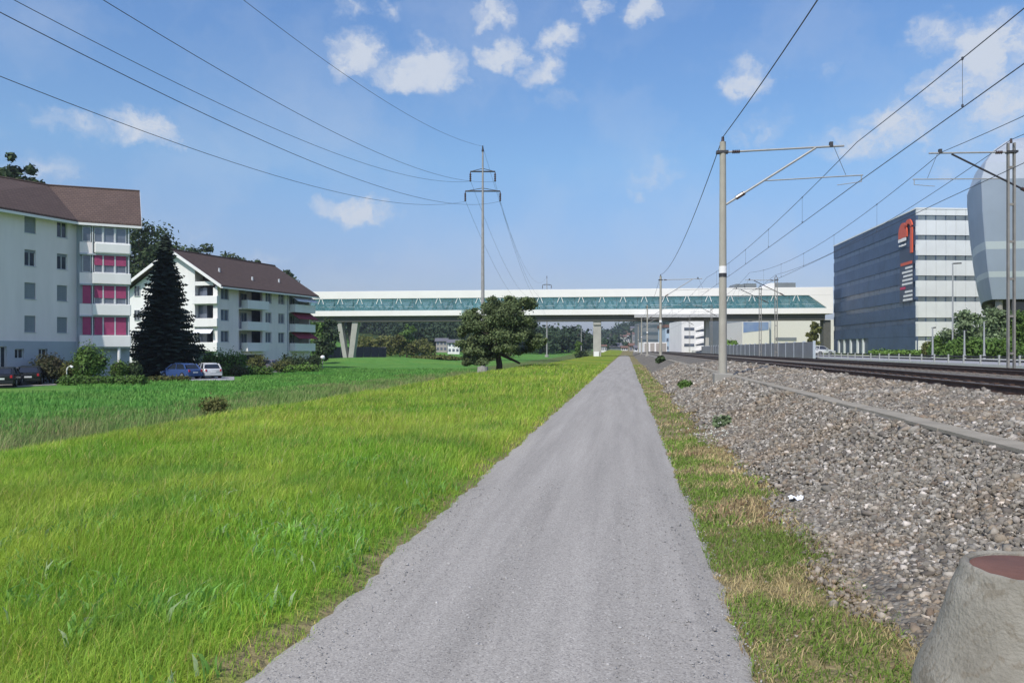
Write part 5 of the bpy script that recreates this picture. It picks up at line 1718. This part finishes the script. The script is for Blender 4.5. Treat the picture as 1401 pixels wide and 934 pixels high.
shrub(325, 81, 30, 499, 'reddish low bush in front of the trimmed hedge', F_russet, 600, .13, group=G_)
shrub(352, 97.5, 36, 484, 'olive round bush before the garage opening', F_olive, 1100, .16, group=G_)
shrub(385, 92, 36, 492, 'olive bush right of the silver car', F_olive, 1000, .15, group=G_)
shrub(402, 97, 44, 482, 'dark bush under the red awnings', F_dark, 1500, .16, group=G_)
shrub(428, 100, 34, 484, 'dark bush at the corner of the second block', F_dark, 1200, .16, group=G_)
shrub(424, 93, 44, 497, 'light green low bush at the meadow edge', F_light, 1000, .14, group=G_)
shrub(397, 90, 26, 499, 'small light bush at the meadow edge below the olive one', F_light, 600, .13, group=G_)
shrub(142, 60, 130, 514, 'long low hedge between meadow and first block', F_mid, 2200, .12, name='hedge', box=True, deep=.5, cat='hedge')
shrub(232, 66, 60, 514, 'low russet hedge in front of the blue car', F_olive, 1000, .12, name='hedge', box=True, deep=.5, cat='hedge')
for (px, D, w, yt, l, m_) in ((292, 33, 44, 541, 'brownish weed tuft in the ditch below the white car', F_olive),):
    shrub(px, D, w, yt, l, m_, 600, .08, name='weed_tuft', cat='weeds')

# woodland behind the blocks: single trees
TW = 'woodland trees behind the apartment blocks'
tr = [(15, 118, 34, 212, 'dark tree top above the brown roof at the left edge'), (42, 120, 34, 229, 'second dark tree top above the brown roof'),
      (200, 150, 60, 307, 'tall woodland tree between the two blocks'), (184, 160, 40, 318, 'woodland tree just right of the wing roof'),
      (222, 165, 46, 330, 'woodland tree behind the tip of the fir'), (262, 175, 40, 340, 'woodland tree left of the ridge of the second block'),
      (283, 170, 44, 335, 'tallest woodland tree above the ridge of the second block'), (306, 185, 36, 348, 'woodland tree above the middle of the brown ridge'),
      (330, 190, 34, 354, 'small woodland tree above the brown ridge'), (352, 195, 26, 358, 'last woodland tree above the brown ridge'), (392, 200, 22, 372, 'lone tree top above the end of the brown ridge')]
for (px, D, w, yt, l) in tr:
    broadleaf(px, D, w * 1.75, yt - 3, l, F_dark, name='woodland_tree', n=4200, size=.55, trunk_h=.2, group=TW, clumps=22, trunk_r=.012, seed=int(px + 5))
tg = 'trees seen under the bridge'
for (px, D, w, yt, l, m_) in ((432, 150, 34, 440, 'leafy tree left of the forked bridge pier', F_mid), (448, 165, 36, 436, 'second leafy tree left of the forked pier', F_dark), (441, 140, 30, 462, 'low tree in front of the leafy ones by the forked pier', F_dark),
                             (556, 230, 26, 443, 'rounded tree on the slope behind the grassy bank', F_mid), (547, 215, 22, 458, 'small bushy tree below the rounded one', F_olive), (1113, 150, 20, 440, 'thin young tree before the white hall', F_olive)):
    broadleaf(px, D, w, yt, l, m_, n=1500, size=.45, trunk_h=.22, group=tg, clumps=16, seed=int(px))
broadleaf(790, 215, 14, 466, 'small tree standing left of the round bridge pier', F_mid, n=600, size=.45, trunk_h=.2, clumps=8, group=tg)
shrub(796, 200, 22, 480, 'dark bush in the meadow left of the bridge pier', F_dark, 500, .4, group='bushes seen under the bridge')
shrub(1000, 150, 24, 462, 'bright green shrub before the grey building', F_light, 700, .4, z0=.8, group='bushes seen under the bridge')
shrub(600, 156, 90, 486, 'low reddish green scrub on the grassy bank', F_olive, 1500, .35, group='bushes seen under the bridge', deep=3)
# road side planting on the right
rg = 'roadside trees and shrubs'
shrub(1226, 90, 76, 479, 'flat clipped hedge before the navy office side', F_light, 1800, .22, name='hedge', box=True, deep=1.0, z0=.75, cat='hedge')
shrub(1290, 72, 46, 455, 'rounded green shrub left of the tall street lamp', F_mid, 2200, .2, z0=.75, group=rg)
shrub(1270, 74, 18, 462, 'small greyish shrub at the office corner', F_olive, 700, .18, z0=.75, group=rg)
for (px, D, w, yt, l, m_, n) in ((1321, 70, 34, 424, 'pale feathery tree right of the tall street lamp', F_pale, 2400), (1345, 76, 34, 432, 'green tree below the silver building', F_mid, 2000), (1362, 66, 30, 420, 'feathery tree left of the dark steel mast', F_pale, 2200), (1392, 68, 36, 428, 'leafy tree behind the dark steel mast', F_mid, 2200), (1420, 70, 40, 425, 'leafy tree past the right edge', F_mid, 1200)):
    broadleaf(px, D, w * 1.5, yt, l, m_, n=int(n * 1.6), size=.2, trunk_h=.1, z0=.72, group=rg, clumps=26, trunk_r=.012, name='roadside_tree', cshape=1.1)
for (px, w, yt, l) in ((1310, 40, 462, 'dense green shrub at the feet of the pale feathery tree'), (1338, 44, 460, 'dense green shrub below the silver building'), (1375, 50, 458, 'dense green shrub behind the dark steel mast')):
    shrub(px, 64, w, yt, l, F_mid, 1800, .18, z0=.72, group=rg)
# weeds near the mast foot and on the ballast
for (px, D, w, yt, l, m_) in ((937, 27, 22, 520, 'small green weed on the ballast left of the mast foot', F_mid), (903, 62, 14, 487, 'dark weed clump beside the far ballast edge', F_dark), (988, 14.5, 30, 570, 'pale green weed growing in the ballast stones', F_pale)):
    c = PX(px, D); z = max(float(gz(c.x, c.y)), float(np.interp(c.x, BX, BZ)))
    shrub(px, D, w, yt, l, m_, 260, .05 * D / 14, name='weed', z0=z - .02, cat='weed')

# woodland masses on the hills (nobody could count these)
def woods(name, spots, label, m, size, per, seed, crown=(3.2, 4.6)):
    r = random.Random(seed); cl = []
    for (px, D) in spots:
        c = PX(px, D); z0 = float(gz(c.x, c.y)); s = r.uniform(*crown)
        for q in range(3):
            cl.append(((c.x + r.uniform(-1, 1) * s * .6, c.y + r.uniform(-1, 1) * s * .6, z0 + s * r.uniform(.7, 1.9)), (s * r.uniform(.5, .8), s * r.uniform(.5, .8), s * r.uniform(.6, .9))))
    o = leaf_mesh(name, cl, int(len(spots) * per), size, m, seed=seed)
    return tag(o, label, kind='stuff')


r = random.Random(19)
sp_ = [(r.uniform(486, 650), r.uniform(222, 300)) for _ in range(90)] + [(r.uniform(560, 700), r.uniform(225, 262)) for _ in range(34)]
sp_ = [(p, d) for p, d in sp_ if not (588 < p < 636)]
woods('slope_scrub', sp_, 'mixed scrub and bushes on the slope beyond the bridge', F_olive, .7, 110, 21, (1.5, 2.6))
sp_ = [(r.uniform(540, 760), r.uniform(306, 345)) for _ in range(90)]
woods('woodland_edge', sp_, 'dark woodland edge directly behind the slope houses', F_far, 1.0, 150, 22, (3.4, 5.0))
r = random.Random(9); sp_ = []
for _ in range(620):
    px = r.uniform(330, 800); D = r.uniform(330, 520); sp_.append((px, D))
sp_ = [(p, d) for p, d in sp_ if not (470 < p < 560 and d < 400)]
woods('wooded_hill', sp_, 'dark wooded hillside seen beneath the bridge', F_far, 1.3, 110, 5, (3.5, 5.5))
sp_ = [(r.uniform(-120, 340), r.uniform(200, 330)) for _ in range(330)]
woods('wooded_slope', sp_, 'dark woodland slope behind the apartment blocks', F_dark, .9, 90, 6, (2.6, 3.8))
sp_ = [(r.uniform(815, 1110), r.uniform(820, 1250)) for _ in range(420)]
woods('wooded_valley_side', sp_, 'hazy wooded hillside with houses down the valley', F_far, 2.4, 60, 7, (5, 8))
sp_ = [(r.uniform(755, 860), r.uniform(420, 700)) for _ in range(60)]
woods('valley_trees', sp_, 'scattered far trees around the village under the bridge', F_far, 1.4, 60, 8, (3, 4))


# ------------------------------------------------------------------ background buildings
def block(px0, px1, D, ytop, label, m, zb=None, depth=14, rows=0, cols=0, wm=M_glassg, rot=0.0, roof=None, name='distant_building', cat='building', wfrac=(.6, .5), zt=None, rm=None, group=None):
    a = PX(px0, D); b = PX(px1, D); c = (a + b) / 2
    if zb is None: zb = min(float(gz(a.x, a.y)), float(gz(b.x, b.y))) - .5
    zt = ZY(ytop, D)
    u = (b - a); L = u.length
    ang = atan2(u.y, u.x) + rot; fr = Fr(c - Vector((cos(ang), sin(ang), 0)) * L / 2, (cos(ang), sin(ang)))
    t = thing(name, (c.x, c.y, zb), label, cat, group)
    mb = MB(); fr.box(mb, 0, L, zb, zt, -depth, 0); mb.build('wall', m, t)
    if rows:
        z0 = max(zb, float(gz(c.x, c.y)) if zb < 0 else zb) + .4; hh = (zt - z0) / rows; ww = L / cols
        for i in range(rows):
            for j in range(cols):
                mb = MB(); zc = z0 + (i + .5) * hh; uc = (j + .5) * ww
                fr.box(mb, uc - ww * wfrac[0] / 2, uc + ww * wfrac[0] / 2, zc - hh * wfrac[1] / 2, zc + hh * wfrac[1] / 2, -.1, .06); mb.build('window', wm, t)
    if roof:
        mb = MB(); o = .5; mid0 = fr.p(-o, -depth / 2, zt + roof); mid1 = fr.p(L + o, -depth / 2, zt + roof)
        mb.slab([fr.p(-o, o, zt - .1), fr.p(L + o, o, zt - .1), mid1, mid0], (0, 0, -.25))
        mb.slab([mid0, mid1, fr.p(L + o, -depth - o, zt - .1), fr.p(-o, -depth - o, zt - .1)], (0, 0, -.25))
        mb.build('roof', rm or M_roof1, t)
        mb = MB()
        for uu in (0.05, L - .05):
            mb.slab([fr.p(uu, 0, zt - .35), fr.p(uu, -depth, zt - .35), fr.p(uu, -depth / 2, zt + roof - .35)], fr.u * (.1 if uu < 1 else -.1))
        mb.build('gable', m, t)
    return t, fr, L, zt


M_h1 = mat('cream_render', (.66, .64, .56), .85, var=.04); M_h2 = mat('grey_metal_wall', (.17, .19, .20), .7, var=.08, vscale=.4); M_h3 = mat('pale_blue_wall', (.42, .52, .60), .8, var=.12, vscale=.2)
M_mural = mat('blue_mural', (.12, .20, .40), .7, col2=(.25, .32, .42), vscale=.35); M_h4 = mat('warm_grey_wall', (.36, .33, .30), .85, var=.1); M_gr = mat('slate_roof', (.13, .13, .15), .8, var=.1)
M_rr = mat('red_roof', (.17, .10, .08), .85, var=.15)
t, fr, L, zt = block(1052, 1142, 215, 437, 'large cream hall behind the bridge end', M_h1, zb=.7, depth=30)
mb = MB(); fr.box(mb, 1.8, 7.6, ZY(466, 215), ZY(461.5, 215), -.1, .1); mb.build('window_strip', M_h2, t)
mb = MB(); fr.box(mb, -.02, .5, .7, zt, .0, .12); mb.build('downpipe', M_base, t)
t, fr, L, zt = block(1015, 1052, 213, 440, 'white annex with blue mural upper wall', M_h1, zb=.7, depth=20)
mb = MB(); mb.slab([fr.p(.3, .06, ZY(455, 213)), fr.p(L - .2, .06, ZY(451, 213)), fr.p(L - .2, .06, zt - .1), fr.p(.3, .06, zt - .1)], fr.n * -.05); mb.build('mural_panel', M_mural, t)
t, fr, L, zt = block(986, 1016, 232, 437, 'grey metal clad warehouse with dark band', M_h2, zb=.7, depth=20)
mb = MB(); fr.box(mb, .5, L - 1.5, ZY(449, 232), ZY(446, 232), -.1, .08); mb.build('window_strip', M_glass, t)
# taller block behind whose roof shows over the bridge
t, fr, L, zt = block(995, 1100, 262, 396, 'tall pale block behind the bridge whose roof plant shows above it', M_h4, zb=.7, depth=22, rows=5, cols=12)
for (a, b, y) in ((1003, 1020, 388.5), (1021, 1037, 387), (1062, 1091, 386)):
    mb = MB(); k = 262 / F; u0, u1 = (a - 995) * k, (b - 995) * k
    if a == 1003: mb.slab([fr.p(u0, -2, zt), fr.p(u1, -2, zt), fr.p(u1, -2, ZY(y, 262)), fr.p(u0 + 1.6, -2, ZY(y - 1, 262))], fr.n * -8)
    else: fr.box(mb, u0, u1, zt, ZY(y, 262), -10, -2)
    mb.build('roof_plant', M_h2, t)
mb = MB(); k = 262 / F; mb.slab([fr.p((1040 - 995) * k, -1.5, zt), fr.p((1062 - 995) * k, -1.5, zt), fr.p((1062 - 995) * k, -1.5, ZY(386.5, 262)), fr.p((1056 - 995) * k, -1.5, ZY(386.5, 262))], fr.n * -6); mb.build('stair_tower', M_white, t)
# white building with slanted balconies, seen left of the mast
t, fr, L, zt = block(932, 966, 205, 439, 'white building with stacked slanted balcony bands', M_white, zb=.6, depth=16)
for i in range(4):
    y0 = 444 + i * 9.5; k = 205 / F
    mb = MB(); mb.slab([fr.p((951 - 932) * k, .3, ZY(y0 + 6, 205)), fr.p((966 - 932) * k, .3, ZY(y0, 205)), fr.p((966 - 932) * k, .3, ZY(y0 + 4.5, 205)), fr.p((951 - 932) * k, .3, ZY(y0 + 8.5, 205))], fr.n * -1.2); mb.build('balcony', M_white, t)
    mb = MB(); fr.box(mb, (951 - 932) * k, (965.5 - 932) * k, ZY(y0 + 9.3, 205), ZY(y0 + 6.3, 205), 0, .06); mb.build('window', M_glassg, t)
for i in range(3):
    mb = MB(); fr.box(mb, .7, 3.4, ZY(452 + i * 11, 205), ZY(448 + i * 11, 205), 0, .06); mb.build('window', M_glassg, t)
t, fr, L, zt = block(910, 932, 240, 448, 'pale blue building with red roof edge near the tracks', M_h3, zb=.4, depth=12, rows=3, cols=4, wfrac=(.5, .4))
mb = MB(); fr.box(mb, -.3, L + .3, zt, zt + .9, -12, .3); mb.build('roof', M_rr, t)
mb = MB(); fr.box(mb, .5, L - 1, zt - 1.7, zt - .5, 0, .08); mb.build('window_strip', M_glass, t)
t, fr, L, zt = block(878, 906, 330, 441, 'grey office block with banded windows under the bridge', M_h2, zb=.2, depth=20, rows=4, cols=1, wfrac=(.94, .4), wm=mat('hazy_glass', (.09, .12, .14), .3))
t, fr, L, zt = block(880, 912, 225, 468, 'low white shed with dark doors beside the tracks', M_white, zb=.3, depth=9, rows=1, cols=4, wm=M_h4, wfrac=(.7, .8))
for i, (a, b, D, y, mm, rm, l) in enumerate(((596, 611, 300, 466, M_h4, M_gr, 'grey roofed house on the slope under the bridge'), (612, 628, 285, 468, M_white, M_gr, 'white house right of the grey roofed one'), (530, 540, 290, 474, M_h1, M_gr, 'small cream cottage before the woods'),
                                             (569, 576, 260, 477, M_white, M_gr, 'tiny white shed behind the grassy bank'), (822, 829, 420, 473, M_white, M_rr, 'white house just right of the round pier'), (829, 850, 440, 474, M_h2, M_gr, 'long dark blue grey barn in the village'),
                                             (850, 858, 400, 475, M_white, M_rr, 'white gabled house at the end of the path'), (799, 808, 520, 472, M_h1, M_rr, 'cream house in the village left of the pier'), (861, 872, 360, 472, M_h4, M_rr, 'brown roofed house where path and tracks meet'),
                                             (868, 880, 300, 475, M_white, M_gr, 'pale shed at the far end of the tracks'))):
    block(a, b, D, y, l, mm, depth=(b - a) * D / F * .8, rows=2 if b - a > 12 else 1, cols=3, roof=(b - a) * D / F * .25, rm=rm, name='distant_house', cat='house')
hr = random.Random(12)
hl = ['highest white house on the hazy hill', 'white house below the top of the hazy hill', 'cream house halfway up the hazy hill', 'house at the left foot of the hazy hill', 'pale house in the middle of the hazy hill', 'low house on the right of the hazy hill', 'white house beside the hill woods', 'small house under the hill crest', 'cream house near the hill foot', 'long white house on the hill flank']
for l, (px, D) in zip(hl, ((856, 900), (866, 930), (848, 860), (833, 840), (859, 850), (873, 870), (845, 900), (868, 840), (838, 880), (853, 830))):
    c = PX(px, D); z = float(gz(c.x, c.y)); w = hr.uniform(5, 8)
    block(px - w / 2, px + w / 2, D, HOR - (z + hr.uniform(4.5, 7) + 2.5 - EYE) * F / D, l, hr.choice([M_white, M_h1, M_white, M_h4]), zb=z - 1, depth=8, rows=1, cols=2, roof=2.2, rm=hr.choice([M_rr, M_gr]), name='hillside_house', cat='house')
# dark wall behind the forked pier
c0_, c1_ = PX(436, 172), PX(520, 172)
t = thing('boundary_wall', tuple(PX(478, 172, -1.3)), 'long dark slate coloured wall behind the forked bridge pier', 'wall')
W_ = Fr(PX(434, 200), PX(528, 200) - PX(434, 200)); L = (PX(528, 200) - PX(434, 200)).length
for k in range(9):
    mb = MB(); W_.box(mb, k * L / 9 + .04, (k + 1) * L / 9 - .04, -1.6, ZY(474.5, 200), -.25, 0); mb.build('panel', mat('slate_wall', (.075, .08, .10), .8, var=.15), t)
# white vans at the hall
def van(px, D, label, col=(.7, .7, .7)):
    return car(px, D, 100, col, label, z=.72, estate=True)
van(1108, 118, 'white car parked by the hall near the thin tree'); van(1122, 121, 'silver white car parked nearest the bridge end', (.55, .57, .6))

# ------------------------------------------------------------------ foreground cone base and litter
def cone_mat():
    m = mat('weathered_concrete', (.19, .175, .14), .9, var=.22, vscale=5, bump=.5, bscale=60, col2=(.31, .29, .24))
    N, L = m.node_tree.nodes, m.node_tree.links; p = N['Principled BSDF']
    g = N.new('ShaderNodeNewGeometry'); n = N.new('ShaderNodeTexNoise'); n.inputs['Scale'].default_value = 14; n.inputs['Detail'].default_value = 8; n.inputs['Distortion'].default_value = 1.2
    L.new(g.outputs['Position'], n.inputs['Vector'])
    mp = N.new('ShaderNodeMapRange'); mp.inputs['From Min'].default_value = .53; mp.inputs['From Max'].default_value = .62; L.new(n.outputs['Fac'], mp.inputs['Value']); mp.inputs['To Max'].default_value = .6
    src = p.inputs['Base Color'].links[0].from_socket
    mx = N.new('ShaderNodeMix'); mx.data_type = 'RGBA'; L.new(mp.outputs[0], mx.inputs['Factor']); L.new(src, mx.inputs['A']); mx.inputs['B'].default_value = (.17, .145, .105, 1)
    L.new(mx.outputs['Result'], p.inputs['Base Color']); return m


c = PX(1417, 3.42); zf = .03
t = thing('concrete_footing', (c.x, c.y, zf), 'weathered concrete cone with rusty brown plate in the lower right corner', 'concrete footing')
prof = []
for k in range(15):
    f = k / 14; prof.append((.50 - .20 * f + .008 * sin(f * 9), .56 * f))
prof += [(.300, .585), (.290, .60), (.278, .604), (.262, .595), (.258, .575)]
mb = MB(); mb.lathe((c.x, c.y, zf), prof, 64)
import mathutils.noise as mn
nv = []
for v in mb.v:
    q = Vector(v); d = Vector((v[0] - c.x, v[1] - c.y, 0))
    k = mn.noise(q * 9) * .004 + mn.noise(q * 30) * .0015 + mn.noise(q * 3) * .008
    if d.length > .01: q += d.normalized() * k
    q.z += mn.noise(q * 14 + Vector((5, 5, 5))) * .006 if v[2] > zf + .5 else 0
    nv.append(tuple(q))
mb.v = nv; mb.build('cone', cone_mat(), t, smooth=True)
mb = MB(); mb.lathe((c.x, c.y, zf + .56), [(.266, 0), (.266, .020), (.255, .027)], 48); mb.build('cover_plate', mat('rusty_plate', (.155, .075, .055), .8, var=.18, vscale=6, bump=.25, bscale=60), t, smooth=True)

c = PX(1088, 7.6); z = max(float(gz(c.x, c.y)), float(np.interp(c.x, BX, BZ)))
mb = MB(); n_ = 7; r = random.Random(5)
grid = [[Vector((c.x + (i / 6 - .5) * .13 + r.uniform(-.008, .008), c.y + (j / 6 - .5) * .15 + r.uniform(-.008, .008), z + .055 + r.uniform(-.010, .016) + .010 * sin(i * 1.3))) for i in range(n_)] for j in range(n_)]
for j in range(n_ - 1):
    for i in range(n_ - 1):
        if (i, j) in ((0, 0), (5, 5), (0, 5)): continue
        mb.slab([grid[j][i], grid[j][i + 1], grid[j + 1][i + 1], grid[j + 1][i]], (0, 0, -.002))
o = mb.build('paper_litter', mat('white_paper', (.80, .82, .86), .7, var=.03)); tag(o, 'crumpled white paper scrap lying where verge meets ballast', 'litter')

# white flower heads on the dry verge
r = np.random.default_rng(77)
for (px, D, cnt, nm) in ((975, 13.5, 60, 'small white flowers in the dry verge near the mast'),):
    c = PX(px, D); n = cnt
    x = c.x + r.normal(0, .22, n); y = c.y + r.normal(0, .7, n); z = np.maximum(gz(x, y), np.interp(x, BX, BZ)) + r.uniform(.06, .16, n)
    stones('white_flowers', np.stack([x, y, z], 1), np.full(n, .03), np.tile([.6, .6, .52], (n, 1)), nm, 78)

# ------------------------------------------------------------------ haze over the whole valley
hm = bpy.data.materials.new('valley_haze'); hm.use_nodes = True
hn = hm.node_tree; hn.nodes.remove(hn.nodes['Principled BSDF'])
pv = hn.nodes.new('ShaderNodeVolumePrincipled'); pv.inputs['Color'].default_value = (.82, .88, .97, 1); pv.inputs['Density'].default_value = .00022; pv.inputs['Anisotropy'].default_value = .3
hn.links.new(pv.outputs[0], hn.nodes['Material Output'].inputs['Volume'])
mb = MB(); mb.box((0, 2050, 64), (9300, 5600, 135))
ho = mb.build('haze', hm); ho['kind'] = 'stuff'; ho['label'] = 'thin pale blue summer haze lying in the whole valley'
